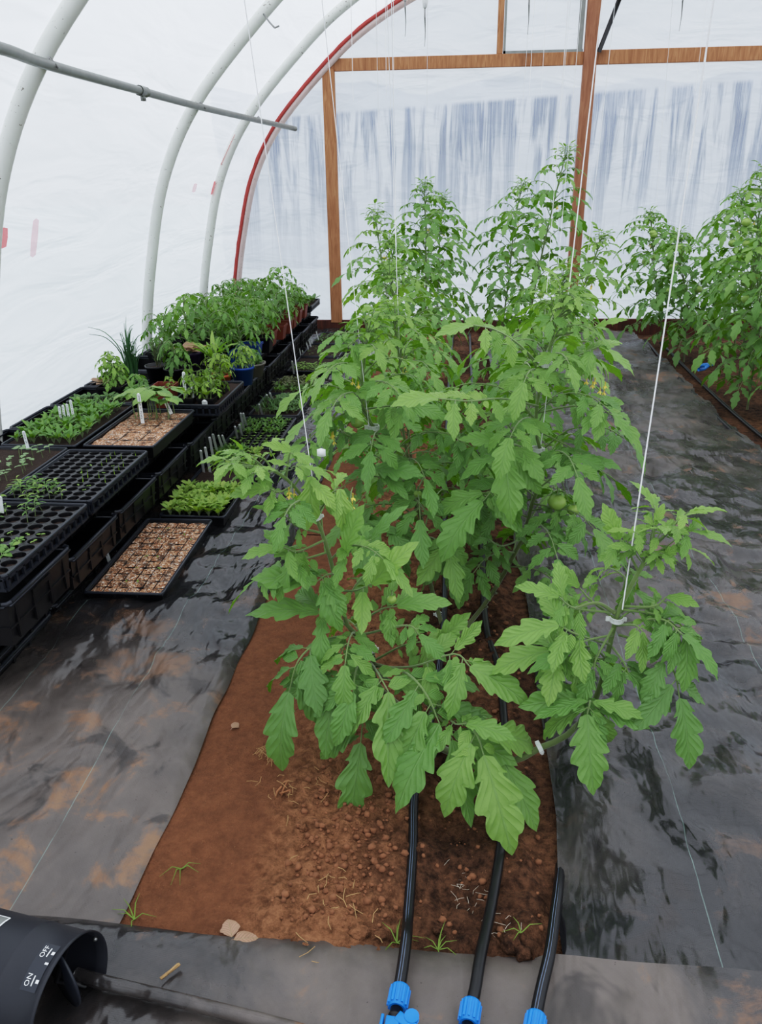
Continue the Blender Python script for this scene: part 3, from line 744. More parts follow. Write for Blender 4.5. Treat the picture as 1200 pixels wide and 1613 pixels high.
def valve(label, P0, P1, lever=True):
    P0, P1 = np.asarray(P0), np.asarray(P1); d = nrm(P1-P0); ang = math.atan2(d[1], d[0]); t = thing('tape_valve', label, 'valve', P0, ang)
    Rx = np.array([[0, 0, 1], [1, 0, 0], [0, 1, 0]])      # lathe axis -> local x
    m = MB(); m.lathe([(.004, -.022), (.018, -.022), (.0195, -.018), (.0185, .018), (.016, .022), (.004, .022)], 24, R=Rx)
    for i in range(12):
        a = i*PI/6; m.box((0, math.cos(a)*.019, math.sin(a)*.019), (.036, .004, .004))
    m.build('blue_nut', 'blue', t, smooth=False)
    m = MB(); m.lathe([(.004, .02), (.012, .02), (.012, .034), (.014, .036), (.014, .04), (.011, .042), (.011, .052), (.017, .055), (.017, .085), (.011, .09), (.011, .11), (.002, .11)], 20, R=Rx)
    m.tube([(.07, 0, -.0), (.07, 0, .024)], .010, 12); m.build('valve_body', 'black', t)
    if lever:
        m = MB(); m.box((.07, -.0, .027), (.026, .026, .008)); m.box((.063, .024, .028), (.02, .04, .008), rz=-.5); m.tube([(.052, .034, .024), (.052, .034, .033)], .012, 14); m.box((.07, -.02, .02), (.03, .006, .02)); m.build('lever', 'blue', t, bevel=.002)
    return t
valve('blue and black valve on the left drip tape, lever showing', gr(628, 1572, .078), gr(618, 1625, .078))
valve('blue valve nut on the middle drip tape at the bottom edge', gr(740, 1596, .078), gr(733, 1640, .078))
valve('blue valve nut on the right drip tape, mostly below the frame', gr(842, 1616, .078), gr(836, 1650, .078))
m = MB(); m.tube([(0, 0, 0), (.05, .03, 0), (.1, .1, .01)], .016, 10); m.box((.08, .09, .02), (.12, .035, .02), rz=.5); m.box((.02, .0, .03), (.05, .02, .02), rz=-.3)
o = m.build('blue_fitting', 'blue'); o.location = gr(1100, 582, .07); tag(o, 'blue plastic fitting under the right-hand tomato plants', 'fitting')

# ------------------------------------------------------------------ clods, straw, dead leaves, grass on the centre bed
def soil_z(x, y): return lumpy(x, y)
rr = random.Random(3); m = MB()
for i in range(750):
    x = rr.uniform(-.4, .24); y = rr.uniform(1.22, 2.9)
    if rr.random() < .5: x = rr.uniform(-.36, -.12); y = rr.uniform(1.22, 1.7)
    r = rr.choice((.002, .003, .003, .004, .005, .006, .007, .010)); m.ball((x, y, soil_z(x, y)+r*.45), (r, r*rr.uniform(.7, 1.1), r*.8), 0, 6, lump=.6, seed=i)
tag(m.build('soil_crumbs', 'crumb'), 'loose crumbs of soil scattered over the centre bed', 'soil', kind='stuff')
for px, py, r, lb in ((565, 1468, .022, 'largest soil clod by the front strip, left of the left drip tape'), (600, 1478, .014, 'small soil clod just left of the left drip tape'), (805, 1492, .022, 'soil clod right of the middle drip tape by the front strip'), (823, 1508, .019, 'soil clod touching the front strip between middle and right tapes'), (688, 1465, .010, 'small round soil clod just right of the left drip tape'), (478, 1305, .011, 'pale soil clod on the left side of the bed'), (575, 1365, .012, 'soil clod in the middle of the crumbly soil')):
    p = gr(px, py, .03); m = MB(); m.ball((0, 0, 0), (r, r*.9, r*.75), 0, 16, lump=.6, seed=px*.01)
    o = m.build('soil_clod', 'soil'); o.location = (p[0], p[1], soil_z(p[0], p[1])+r*.4); tag(o, lb, 'soil clod')
def bits(name, label, cx, cy, n, spread, L, mat, seed, r=.0009, up=.01, cat='straw'):
    rr = random.Random(seed); m = MB(); p0 = gr(cx, cy, .03); z0 = soil_z(p0[0], p0[1])
    for i in range(n):
        a = rr.uniform(0, 6.28); x, y = rr.gauss(0, spread), rr.gauss(0, spread); l = L*rr.uniform(.4, 1.1); d = np.array([math.cos(a), math.sin(a), 0])*l
        m.tube([(x, y, 0.004), np.array([x, y, rr.uniform(.2, 1)*up])+d*.5+np.array([rr.uniform(-.006, .006), 0, 0]), np.array([x, y, rr.uniform(0, 1)*up])+d], r, 4)
    o = m.build(name, mat); o.location = (p0[0], p0[1], z0+.004); return tag(o, label, cat, kind='stuff')
bits('straw_bits', 'tangle of dry straw beside the hanging left leaf', 425, 1188, 34, .014, .045, 'straw', 1, up=.03)
bits('straw_bits', 'dry straw scattered over the left middle of the bed', 470, 1240, 22, .05, .04, 'straw', 2)
bits('straw_bits', 'thin dry stalks scattered near the front clods', 520, 1430, 22, .06, .04, 'straw', 4)
bits('root_hairs', 'fine white roots lying between the two left drip tapes', 742, 1390, 34, .03, .03, 'root', 5, r=.0005)
bits('root_hairs', 'fine white roots right of the middle drip tape', 790, 1470, 14, .02, .025, 'root', 6, r=.0005)
bits('straw_bits', 'single brown twig bits by the left of the bed', 440, 1250, 4, .012, .05, 'wood', 8, r=.003)
for px, py, n, s, lb in ((625, 1485, 8, 3, 'green grass tuft at the strip edge by the left tape'), (690, 1488, 8, 4, 'green grass blades at the strip edge between the tapes'), (285, 1360, 5, 5, 'sparse grass blades in the left of the bed'), (210, 1440, 6, 6, 'tiny grass tuft at the left corner of the bed'), (820, 1480, 4, 7, 'small weed seedling with white root right of the middle tape')):
    rr = random.Random(s); p = gr(px, py, .03); m = MB()
    for i in range(n):
        a = rr.uniform(0, 6.28); L = rr.uniform(.03, .065); h = np.array([math.cos(a), math.sin(a), 0]); m.tube([(0, 0, 0), h*L*.4+np.array([0, 0, L*.4]), h*L+np.array([0, 0, L*.25])], [.0016, .0013, .0004], 4)
    o = m.build('grass_tuft', 'grass'); o.location = (p[0], p[1], soil_z(p[0], p[1])); tag(o, lb, 'grass')
for px, py, r, az, lb in ((362, 1461, .026, 2.0, 'pale brown dead leaf, rounder of the pair near the strip'), (388, 1481, .026, .2, 'smooth brown dead leaf lying against the paler one'), (370, 1138, .016, 1.2, 'small curled dead leaf near the left cover edge'), (393, 1452, .001, 0, None)):
    if not lb: continue
    p = gr(px, py, .03); m = MB(); rr = random.Random(px); V = leaflet_tpl(8, 2, 0 if px == 388 else 3, px, .85, .2)
    put_leaflet(m, np.array([-r*math.cos(az), -r*math.sin(az), .004]), (math.cos(az), math.sin(az), .05), (0, 0, 1), r*2, V, rr, .25, .25, 0, .6 if px == 362 else .35, 1.0)
    m.tube([(-r*math.cos(az), -r*math.sin(az), .004), (-r*1.5*math.cos(az), -r*1.5*math.sin(az), .002)], .001, 4, 0)
    o = m.build('dead_leaf', 'leaf_dry'); o.location = (p[0], p[1], soil_z(p[0], p[1])+.004); tag(o, lb, 'leaf')
for px, py, L, a, lb in ((268, 1530, .045, .9, 'pale straw chip lying on the front strip'), ):
    p = gr(px, py, .062); m = MB(); m.box((0, 0, 0), (L, .006, .003), rz=a); m.box((.004, .004, .003), (L*.6, .004, .002), rz=a+.1)
    o = m.build('straw_chip', 'straw'); o.location = p; tag(o, lb, 'straw')

# ------------------------------------------------------------------ black cylinder with ON/OFF marks
P0 = gr(113, 1571, .12); ax = nrm((.985, -.17, -.0)); root = thing('black_cylinder', 'black cylindrical housing marked ON and OFF, lying at the lower left', 'housing', P0, 0)
up_ = np.array([0, 0, 1.]); u = nrm(up_-ax*(up_@ax)); v = np.cross(ax, u); RR = np.stack([v, u, ax], 1)   # local z = axis
RD = .112
m = MB(); m.lathe([(RD*.96, -.02), (RD, .0), (RD+.003, .001), (RD+.003, -.006), (RD, -.008), (RD, -.09), (RD+.0015, -.092), (RD, -.095), (RD*1.01, -.42), (RD*.8, -.44), (.001, -.44)], 64, R=RR)
m.lathe([(RD*.96, -.02), (RD*.96, -.2), (.001, -.2)][::1], 48, R=RR); b = m.build('body', 'drum' if 'drum' in MT else 'black', root)
MT['drum'] = simple('drum_plastic', lin(34, 36, 44), .5, noisy=.2, scale=9); b.data.materials[0] = MT['drum']
m = MB()   # tilted damper disc inside with raised ridge
tilt = nrm(ax*.45+v*-.9); tu = nrm(np.cross(tilt, u)); TR = np.stack([tu, u, tilt], 1)
m.lathe([(.001, .004), (RD*.5, .004), (RD*.62, .001), (RD*.62, -.004), (.001, -.004)], 40, c=ax*-.05-v*RD*.35, R=TR); m.build('damper', 'black_blue', root)
m = MB()
m.tube([ax*-.03-v*RD*.6-u*RD*.6, ax*-.05-v*RD*.2, ax*-.03-v*RD*.5+u*RD*.72], .006, 8); m.build('damper_rib', 'black', root)
for a in (.35, -1.3, -.45, 2.3, -2.2):
    q = (u*math.cos(a)+v*math.sin(a)); m = MB(); m.ball(q*RD*.95-ax*.012, (.005,)*3, 0, 10); m.build('screw', 'steel', root)
def on_drum(ang, s, lift=.0012):
    q = u*math.cos(ang)+v*math.sin(ang); return q*(RD+lift)+ax*s, q
def text3(s, ang, sp, size, rot=0):
    """lettering applied on the drum wall: converted to a mesh bent round the curve"""
    cu = bpy.data.curves.new('lettering', 'FONT'); cu.body = s; cu.size = size; cu.align_x = 'CENTER'; cu.align_y = 'CENTER'; cu.resolution_u = 2
    tmp = bpy.data.objects.new('tmp', cu); COL.objects.link(tmp); bpy.context.view_layer.update()
    me = bpy.data.meshes.new_from_object(tmp); bpy.data.objects.remove(tmp); o = bpy.data.objects.new('lettering', me)
    for vx in me.vertices:   # text runs round the circumference, top of the letters towards the closed end
        p, q = on_drum(ang+vx.co.x/RD*-1, sp-vx.co.y); vx.co = Vector(p)
    me.materials.clear(); me.materials.append(MT['white_pl']); link(o, root)
aT = math.atan2(0, 1)
_vs = 1 if (v @ np.array([-.5, -.8, 0])) > 0 else -1     # side of the drum that faces the camera
def patch(ang, sp, w, l, mat='white_pl', name='mark', lift=.0009):
    m = MB(); G = np.zeros((6, 2, 3))
    for i in range(6):
        for j in range(2): G[i, j] = on_drum(ang+(i/5-.5)*w/RD, sp+(j-.5)*l, lift)[0]
    m.grid(G); m.build(name, mat, root)
a1, a2 = _vs*.0, _vs*.45
patch((a1+a2)/2, -.03, .085, .032, 'black_blue', 'sticker', .0006)
text3('OFF', a1, -.036, .0135); text3('ON', a2, -.036, .0135)
for a in (a1, a2):
    patch(a, -.0265, .017, .0022); patch(a, -.018, .006, .006)
patch((a1+a2)/2+_vs*-.05, -.018, .004, .007)
for (a, s_, w, l) in ((-.5, -.21, .003, .105), (.2, -.21, .003, .105), (-.15, -.158, .078, .0035), (-.15, -.262, .078, .0035)): patch(a*_vs, s_, w, l, name='label_outline')
patch(-.15*_vs, -.21, .075, .10, 'galv', 'label_panel', .0005)

# ================================================================== BENCH OF CRATES
CRATE = {}
def crate_mesh(h):
    """open vented crate 0.44 x 0.50, local origin at the bottom centre: returns two meshes (body, rim)"""
    if h in CRATE: return CRATE[h]
    w, l = (.54, .415) if h != .1625 else (.42, .415); m = MB(); tp = .93
    m.box((0, 0, .006), (w*tp, l*tp, .012))
    for sx in (-1, 1):
        G = [(-l/2, 0), (l/2, 0)]; m.grid(np.array([[(sx*w/2*tp, -l/2*tp, 0), (sx*w/2*tp, l/2*tp, 0)], [(sx*w/2*.985, -l/2*.985, h*.97), (sx*w/2*.985, l/2*.985, h*.97)]])); m.grid(np.array([[(-w/2*tp, sx*l/2*tp, 0), (w/2*tp, sx*l/2*tp, 0)], [(-w/2*.985, sx*l/2*.985, h*.97), (w/2*.985, sx*l/2*.985, h*.97)]]))
    for k in range(4):
        y = -l/2+.05+k*(l-.1)/3
        for sx in (-1, 1): m.box((sx*(w/2*.965), y, h*.5), (.008, .012, h*.8))
    for sx in (-1, 1):
        m.box((sx*(w/2*.955), 0, h*.42), (.012, l*.95, .006)); m.box((0, sx*(l/2*.955), h*.42), (w*.95, .012, .006))
        m.box((sx*(w/2*.975), 0, h*.74), (.010, .12, .018))
    b = m.build('body', 'black', smooth=False)
    m = MB()
    for sx in (-1, 1):
        m.tube([(sx*w/2, -l/2+.02, h-.006), (sx*w/2, l/2-.02, h-.006)], .0075, 8); m.box((sx*(w/2-.004), 0, h-.014), (.020, l*.96, .006))
        m.tube([(-w/2+.02, sx*l/2, h-.006), (w/2-.02, sx*l/2, h-.006)], .0075, 8); m.box((0, sx*(l/2-.004), h-.014), (w*.96, .020, .006))
        for sy in (-1, 1): m.tube([(sx*w/2, sy*(l/2-.02), h-.006), (sx*(w/2-.006), sy*(l/2-.006), h-.006), (sx*(w/2-.02), sy*l/2, h-.006)], .0075, 8)
    r = m.build('rim', 'black_blue', smooth=True)
    out = (b.data, r.data); bpy.data.objects.remove(b); bpy.data.objects.remove(r); CRATE[h] = out; return out
def child(name, me, parent, loc=(0, 0, 0), rz=0, sc=1.0):
    o = bpy.data.objects.new(name, me); COL.objects.link(o); o.parent = parent; o.location = [float(q) for q in loc]; o.rotation_euler = (0, 0, rz); o.scale = (sc,)*3; return o
ORD = ['first', 'second', 'third', 'fourth', 'fifth', 'sixth', 'seventh', 'eighth', 'ninth', 'tenth', 'eleventh']
LV = ['bottom', 'lower middle', 'upper middle', 'top']
rr = random.Random(11)
YC = [2.18+.443*i for i in range(13)]
EDGE = [-1.335, -1.32, -1.30, -1.265, -1.25]
ORD = ORD+['twelfth', 'thirteenth', 'fourteenth']
for i, y in enumerate(YC):
    z = .046
    lay = ((.055, -1.455), (.055, -1.445), (.055, -1.435), (.16, -1.335)) if i == 0 else ((.06, -1.46), (.06, -1.45), (.135, -1.355), (.07, -1.42))
    for k, (h, ed) in enumerate(lay):
        bm_, rm_ = crate_mesh(h)
        t = thing('plastic_crate', '%s black plastic crate of the %s stack from the camera' % (['bottom', 'second lowest', 'third lowest', 'top'][k], ORD[i]), 'crate', (ed-.27+rr.uniform(-.006, .006), y, z), rr.uniform(-.008, .008), 'black crates stacked as a bench')
        child('body', bm_, t); child('rim', rm_, t); z += h
    if i > 11: continue
    z = .046
    for k, h in enumerate((.1625, .1625)):
        bm_, rm_ = crate_mesh(h)
        t = thing('plastic_crate', 'black crate of the rear row under the trays, against the film', 'crate', (-2.10, y, z), 0, 'rear row of crates against the film')
        child('body', bm_, t); child('rim', rm_, t); z += h
BT = .374   # top of the crates

# ------------------------------------------------------------------ seedlings (local origin at the soil)
def mesh_of(mb, mats, name):
    o = mb.build(name, mats); me = o.data; bpy.data.objects.remove(o); return me
def sd_cot(s, L=.028, h=.035, n=2, wide=1.2):
    rr = random.Random(s); m = MB(); top = np.array([rr.uniform(-.006, .006), rr.uniform(-.006, .006), h*rr.uniform(.8, 1.1)]); m.tube([(0, 0, 0), top*.5, top], .0013, 5, 1, .7, False)
    a0 = rr.uniform(0, 3)
    for i in range(n): a = a0+i*2*PI/n; put_leaflet(m, top, (math.cos(a), math.sin(a), .25), (0, 0, 1), L, TPL_OVAL[0], rr, .7, .1, 0, rr.uniform(.3, .8), wide)
    return m
def sd_rosette(s, n=6, L=.05, up=1.0, tpl=None, h=.01, wide=1.0, col=(.2, .9)):
    rr = random.Random(s); m = MB()
    for i in range(n):
        a = i*2.4+rr.uniform(-.3, .3); u_ = up*rr.uniform(.6, 1.2); d = nrm((math.cos(a), math.sin(a), u_)); q = d*L*.35+np.array([0, 0, h])
        m.tube([(0, 0, 0), q*.6, q], .0011, 4, 1, .8, False); put_leaflet(m, q, d, (math.cos(a)*-.8, math.sin(a)*-.8, 1), L*rr.uniform(.7, 1.1), rr.choice(tpl or TPL_OVAL), rr, rr.uniform(.5, 1.3), .2, 0, rr.uniform(*col), wide)
    return m
def sd_wispy(s, h=.07):
    rr = random.Random(s); m = MB(); top = np.array([rr.uniform(-.02, .02), rr.uniform(-.02, .02), h]); m.tube([(0, 0, 0), top*.5+np.array([.004, 0, 0]), top], .0012, 5, 1, .8, False)
    for i in range(7):
        p = top*(.5+.5*i/6); a = i*2.4; put_leaflet(m, p, (math.cos(a), math.sin(a), .5), (0, 0, 1), .035, TPL_LO[0], rr, 1, .1, 0, rr.uniform(.3, .9), .6)
    return m
def sd_bean(s, h=.13, L=.08):
    rr = random.Random(s); m = MB(); top = np.array([rr.uniform(-.03, .03), rr.uniform(-.03, .03), h*rr.uniform(.8, 1.1)]); m.tube(bez([(0, 0, 0), top*.5+np.array([.006, 0, 0]), top], 6), .0025, 6, 1, .8, False)
    for i in range(4):
        a = i*1.9+rr.uniform(-.4, .4); q = top+np.array([math.cos(a), math.sin(a), .3])*.02; m.tube([top, q], .0015, 4, 1, .8, False)
        put_leaflet(m, q, (math.cos(a), math.sin(a), .05), (0, 0, 1), L*rr.uniform(.7, 1.1), TPL_OVAL[1], rr, 1.0, .25, 0, rr.uniform(.5, 1), 1.3)
    return m
def sd_spike(s, h=.05):
    rr = random.Random(s); m = MB(); m.tube([(0, 0, 0), (rr.uniform(-.004, .004), 0, h)], [.002, .0012], 5, 0, .6); return m
def sd_chive(s, h=.3):
    rr = random.Random(s); m = MB()
    for i in range(22):
        a = rr.uniform(0, 6.28); q = rr.uniform(.01, .10) if i > 1 else .17; a = a if i > 1 else PI; hh = h*rr.uniform(.55, 1.1); d = np.array([math.cos(a), math.sin(a), 0]); b_ = d*rr.uniform(0, .02)
        m.tube(bez([b_, b_+d*q*.1+np.array([0, 0, hh*.5]), b_+d*q*.5+np.array([0, 0, hh*.8]), b_+d*q*1.0+np.array([0, 0, hh*rr.uniform(.85, 1)])], 9), np.linspace(.0042, .0008, 10), 6, 0, rr.uniform(.1, .9), False)
    return m
def sd_rosemary(s, h=.16):
    rr = random.Random(s); m = MB()
    for i in range(9):
        a = rr.uniform(0, 6.28); d = np.array([math.cos(a)*.35, math.sin(a)*.35, 1]); hh = h*rr.uniform(.6, 1); m.tube([(0, 0, 0), d*hh*.5, d*hh], .0015, 4, 1, .2, False)
        for k in range(26):
            p = d*hh*(.2+.8*k/26); b_ = k*2.4; put_leaflet(m, p, (math.cos(b_), math.sin(b_), .6), (0, 0, 1), .022, TPL_STRAP[0], rr, .2, 0, 0, rr.uniform(.2, .9), 1)
    return m
def sd_tomato(s, h=.3, pr=3, n=9, Lt=.075):
    rr = random.Random(s); m = MB(); top = np.array([rr.uniform(-.03, .03), rr.uniform(-.03, .03), h]); C = bez([(0, 0, 0), top*.5+np.array([.008, .004, 0]), top], 8); m.tube(C, .003, 6, 1, .75, False)
    for i in range(n):
        p = C[int((.25+.75*i/n)*8)]; auto_leaf(m, p, i*2.4+rr.uniform(-.3, .3), .3+.7*i/n, rr.uniform(.12, .17)*h/.3, Lt*rr.uniform(.8, 1.1), rr, TPL_LO, np.clip(.35+rr.uniform(-.2, .35), 0, 1), 2, sag=1.0)
    return m
K = {}
def kind(nm, f, mats, n=3, **kw):
    K[nm] = [mesh_of(f(100+i, **kw), mats, nm) for i in range(n)]
kind('cot', sd_cot, ['leaf_pale', 'stem']); kind('cotg', sd_cot, ['leaf_light', 'stem'], L=.02, h=.02)
kind('cell', sd_rosette, ['leaf', 'stem'], n=3, L=.026, up=.7) if False else None
K['cell'] = [mesh_of(sd_rosette(20+i, 5, .028, .6, col=(.5, 1)), ['leaf', 'stem'], 'cell') for i in range(3)]
K['chard'] = [mesh_of(sd_rosette(30+i, 8, .042, 1.9, col=(.2, 1), wide=.8), ['leaf_lime', 'stem'], 'chard') for i in range(4)]
K['greens'] = [mesh_of(sd_rosette(40+i, 8, .05, 1.8, TPL_OVAL, col=(.3, 1), wide=.55), ['leaf', 'stem'], 'greens') for i in range(4)]
K['dark'] = [mesh_of(sd_rosette(50+i, 6, .04, 1.1, TPL_OVAL), ['leaf_dark', 'stem'], 'dark') for i in range(3)]
K['redl'] = [mesh_of(sd_rosette(60+i, 6, .045, 1.0, TPL_LO), ['leaf_red', 'stem'], 'redl') for i in range(3)]
K['wispy'] = [mesh_of(sd_wispy(70+i), ['leaf_light' if i % 2 else 'leaf', 'stem'], 'wispy') for i in range(4)]
K['bean'] = [mesh_of(sd_bean(80+i), ['leaf', 'stem'], 'bean') for i in range(4)]
K['spike'] = [mesh_of(sd_spike(90+i), ['leaf_light'], 'spike') for i in range(2)]
K['grassy'] = [mesh_of(sd_rosette(95+i, 6, .06, 3, TPL_STRAP), ['leaf_blue', 'stem'], 'grassy') for i in range(3)]

# ------------------------------------------------------------------ trays
def tray(label, x0, x1, y0, y1, z0, h, style, cells=(6, 11), soil='psoil', rz=0, seeds=(), name='seed_tray', tilt=(0, 0)):
    """seeds: list of (kind, list of (u,v), scale)"""
    cx, cy = (x0+x1)/2, (y0+y1)/2; w, l = x1-x0, y1-y0
    t = thing(name, label, 'seed tray', (cx, cy, z0), rz); t.rotation_euler = (tilt[0], tilt[1], rz)
    rr = random.Random(int(abs(cx*1000)+cy*77)); m = MB(); tw = .93
    m.box((0, 0, .003), (w*tw, l*tw, .006))
    for s_ in (-1, 1):    # sloping walls
        for (a, b) in (((s_*w/2*tw, -l/2*tw), (s_*w/2*tw, l/2*tw)), ((-w/2*tw, s_*l/2*tw), (w/2*tw, s_*l/2*tw))):
            G = np.zeros((2, 2, 3)); q = .985/tw
            G[0, 0] = (*a, 0); G[0, 1] = (*b, 0); G[1, 0] = (a[0]*q, a[1]*q, h); G[1, 1] = (b[0]*q, b[1]*q, h); m.grid(G)
            G2 = G*np.array([.985, .985, 1]); m.grid(G2[::-1])
    m.build('body', 'black', t, smooth=False)
    m = MB(); rw = .012
    for s_ in (-1, 1):
        m.tube([(s_*w/2, -l/2+.012, h), (s_*w/2, l/2-.012, h)], .0055, 8); m.box((s_*(w/2-.004), 0, h-.003), (rw, l, .004))
        m.tube([(-w/2+.012, s_*l/2, h), (w/2-.012, s_*l/2, h)], .0055, 8); m.box((0, s_*(l/2-.004), h-.003), (w, rw, .004))
        for s2 in (-1, 1): m.tube([(s_*w/2, s2*(l/2-.012), h), (s_*(w/2-.004), s2*(l/2-.004), h), (s_*(w/2-.012), s2*l/2, h)], .0055, 8)
    if style == 'windowed':
        for s_ in (-1, 1):
            m.box((s_*(w/2-.003), 0, h*.28), (.010, l-.01, .01)); m.box((s_*(w/2-.001), 0, h*.86), (.008, l-.01, h*.2))
            for k in range(13): m.box((s_*(w/2-.002), -l/2+.014+k*(l-.028)/12, h*.55), (.010, .010, h*.6))
            m.box((0, s_*(l/2-.003), h*.28), (w-.01, .010, .01)); m.box((0, s_*(l/2-.001), h*.86), (w-.01, .008, h*.2))
            for k in range(8): m.box((-w/2+.014+k*(w-.028)/7, s_*(l/2-.002), h*.55), (.010, .010, h*.6))
    m.build('rim', 'black_blue', t, smooth=False)
    nx, ny = cells; cw, cl = (w-.02)/nx, (l-.02)/ny
    if nx > 1:
        m = MB()
        if soil == 'verm':
            for i in range(1, nx): m.box((-w/2+.01+i*cw, 0, h-.0165), (.0028, l-.02, .012))
            for j in range(1, ny): m.box((0, -l/2+.01+j*cl, h-.0165), (w-.02, .0028, .012))
        else:          # plate pierced by round cells, each with a short wall
            N = 16; an = np.arange(N+1)*2*PI/N+PI/4; cs, sn = np.cos(an), np.sin(an); q = np.maximum(np.abs(cs), np.abs(sn)); r_ = .455*min(cw, cl)
            for i in range(nx):
                for j in range(ny):
                    cx_, cy_ = -w/2+.01+(i+.5)*cw, -l/2+.01+(j+.5)*cl; G = np.zeros((4, N+1, 3))
                    for a_, (fx, fy, z_) in enumerate(((cs/q*cw/2, sn/q*cl/2, h-.003), (cs*r_, sn*r_, h-.0015), (cs*r_*.97, sn*r_*.97, h-.004), (cs*r_*.86, sn*r_*.86, h-.03))):
                        G[a_, :, 0] = cx_+fx; G[a_, :, 1] = cy_+fy; G[a_, :, 2] = z_
                    m.grid(G[::-1])
        m.build('cell_grid', 'black', t, smooth=False)
    sz = h-(.014 if (soil == 'psoil' and nx > 1) else .008); NX, NY = 3*nx if nx > 1 else 14, 3*ny if nx > 1 else 20; G = np.zeros((NX+1, NY+1, 3))
    for i in range(NX+1):
        for j in range(NY+1):
            x, y = (i/NX-.5)*(w-.022), (j/NY-.5)*(l-.022); dip = .006*(1-abs(math.sin(PI*i/3))*.0) if False else 0
            e = (i % 3 == 0 or j % 3 == 0) and nx > 1
            G[i, j] = (x, y, sz+(-.004 if e else 0)+.007*mn.noise(Vector((x*40+cx*9, y*40, 1))))
    m = MB(); m.grid(G); m.build('soil', soil, t)
    n_ = 0
    for (kd, uvs, sc) in seeds:
        for (u_, v_) in uvs:
            if nx > 1 and kd in ('cell', 'spike', 'cotg', 'chard', 'wispy'):   # sits in the middle of its cell
                u_ = (math.floor(u_*nx)+.5)/nx; v_ = (math.floor(v_*ny)+.5)/ny
            o = child('seedling', rr.choice(K[kd]), t, ((u_-.5)*(w-.03), (v_-.5)*(l-.03), sz), rr.uniform(0, 6.28), sc*rr.uniform(.8, 1.2)); n_ += 1
    return t
def scat(n, u0, u1, v0, v1, s):
    rr = random.Random(s); nx = max(1, int(round(math.sqrt(n*(u1-u0)/(v1-v0)*.6)))); ny = int(math.ceil(n/nx)); out = []
    for i in range(nx):
        for j in range(ny): out.append((u0+(u1-u0)*(i+.5+rr.uniform(-.35, .35))/nx, v0+(v1-v0)*(j+.5+rr.uniform(-.35, .35))/ny))
    return out
bz = BT+.008
tray('deep-sided black cell tray nearest the camera, tiny green seedlings in its cells', -1.70, -1.345, 2.0, 2.57, bz, .066, 'windowed', (6, 10),
     seeds=[('cell', scat(26, .25, .85, .0, .45, 1), .95), ('cell', scat(10, .0, .3, .1, .6, 2), .9), ('wispy', scat(9, .05, .6, .72, .98, 3), .9), ('cotg', scat(6, .5, .95, .4, .6, 4), .7)])
tray('second deep-sided black cell tray, mostly bare dark cells with few shoots', -1.70, -1.345, 2.60, 3.18, bz, .066, 'windowed', (7, 12),
     seeds=[('wispy', scat(14, .0, .6, .0, .16, 5), .9), ('spike', scat(14, .5, 1, .3, 1, 6), .7), ('cotg', scat(8, .4, 1, .1, .8, 7), .5)])
tray('black tray of orange-brown grit with tall broad-leaved seedlings at its back', -1.675, -1.35, 3.26, 3.86, bz, .06, 'plain', (3, 5), 'verm',
     seeds=[('bean', scat(12, .12, .85, .70, .98, 8), 1.05)])
tray('dark soil flat against the film with pale round-leaved seedlings', -2.08, -1.73, 2.45, 3.22, bz, .06, 'plain', (1, 1),
     seeds=[('cot', scat(16, .45, .98, .45, .98, 9), 1.1), ('cot', scat(8, .1, .6, .1, .6, 10), 1.0), ('wispy', scat(16, .3, 1, .0, .35, 12), 1.0)])
tray('flat of dense green leafy seedlings against the film, behind the pale seedlings', -2.06, -1.71, 3.25, 3.95, bz, .06, 'plain', (1, 1),
     seeds=[('greens', scat(80, .03, .97, .03, .97, 13), 1.0)])
tray('flat of dark green seedlings behind the dense green flat', -2.10, -1.74, 3.98, 4.1, bz, .06, 'plain', (1, 1), seeds=[('dark', scat(10, .05, .95, .1, .9, 14), .9)])
# floor trays, left edge of the walkway
fz = .047
tray('bare tray of orange-brown grit cells on the floor, white tag at its left edge', -1.405, -1.10, 2.54, 3.24, fz, .05, 'plain', (6, 12), 'verm', seeds=[('cotg', scat(9, .05, .95, .1, .9, 15), .5)], rz=.02)
tray('floor tray of bright yellow-green young leaves', -1.37, -1.06, 3.28, 3.66, fz, .05, 'plain', (6, 8), seeds=[('chard', scat(64, .02, .98, .02, .98, 16), 1.1)])
tray('floor tray with grey-brown bare soil in front and round light green seedlings behind', -1.37, -1.05, 3.70, 4.28, fz, .05, 'plain', (1, 1), seeds=[('cot', scat(10, .1, .9, .3, .5, 17), 1.0), ('chard', scat(30, .1, .95, .4, .95, 18), .8), ('greens', scat(16, .05, .6, .5, .98, 19), 1.0)])
tray('floor tray of pale dotted seedlings in black cells with green rows behind', -1.37, -1.04, 4.32, 4.92, fz, .05, 'plain', (6, 11), seeds=[('cotg', scat(50, .02, .98, .02, .4, 20), .8), ('greens', scat(40, .02, .98, .4, .95, 21), .7)])
tray('floor tray of fine grassy and dark purple-green seedlings', -1.37, -1.04, 4.96, 5.5, fz, .05, 'plain', (1, 1), seeds=[('grassy', scat(22, .02, .5, .02, .6, 22), .9), ('dark', scat(40, .3, .98, .1, .98, 23), 1.0)])
tray('floor tray of reddish and green salad seedlings', -1.37, -1.04, 5.54, 6.0, fz, .05, 'plain', (1, 1), seeds=[('redl', scat(40, .02, .98, .3, .98, 24), 1.0), ('greens', scat(16, .02, .98, .02, .4, 25), .7)])
tray('floor tray with a dense mat of small bright green cress in front', -1.37, -1.03, 6.24, 6.78, fz, .05, 'plain', (1, 1), seeds=[('cotg', scat(96, .02, .98, .02, .5, 26), 1.1)])
tray('floor tray of mostly bare soil behind the cress tray', -1.37, -1.03, 6.82, 7.36, fz, .05, 'plain', (1, 1), seeds=[('cotg', scat(30, .02, .98, .02, .9, 27), .8)])
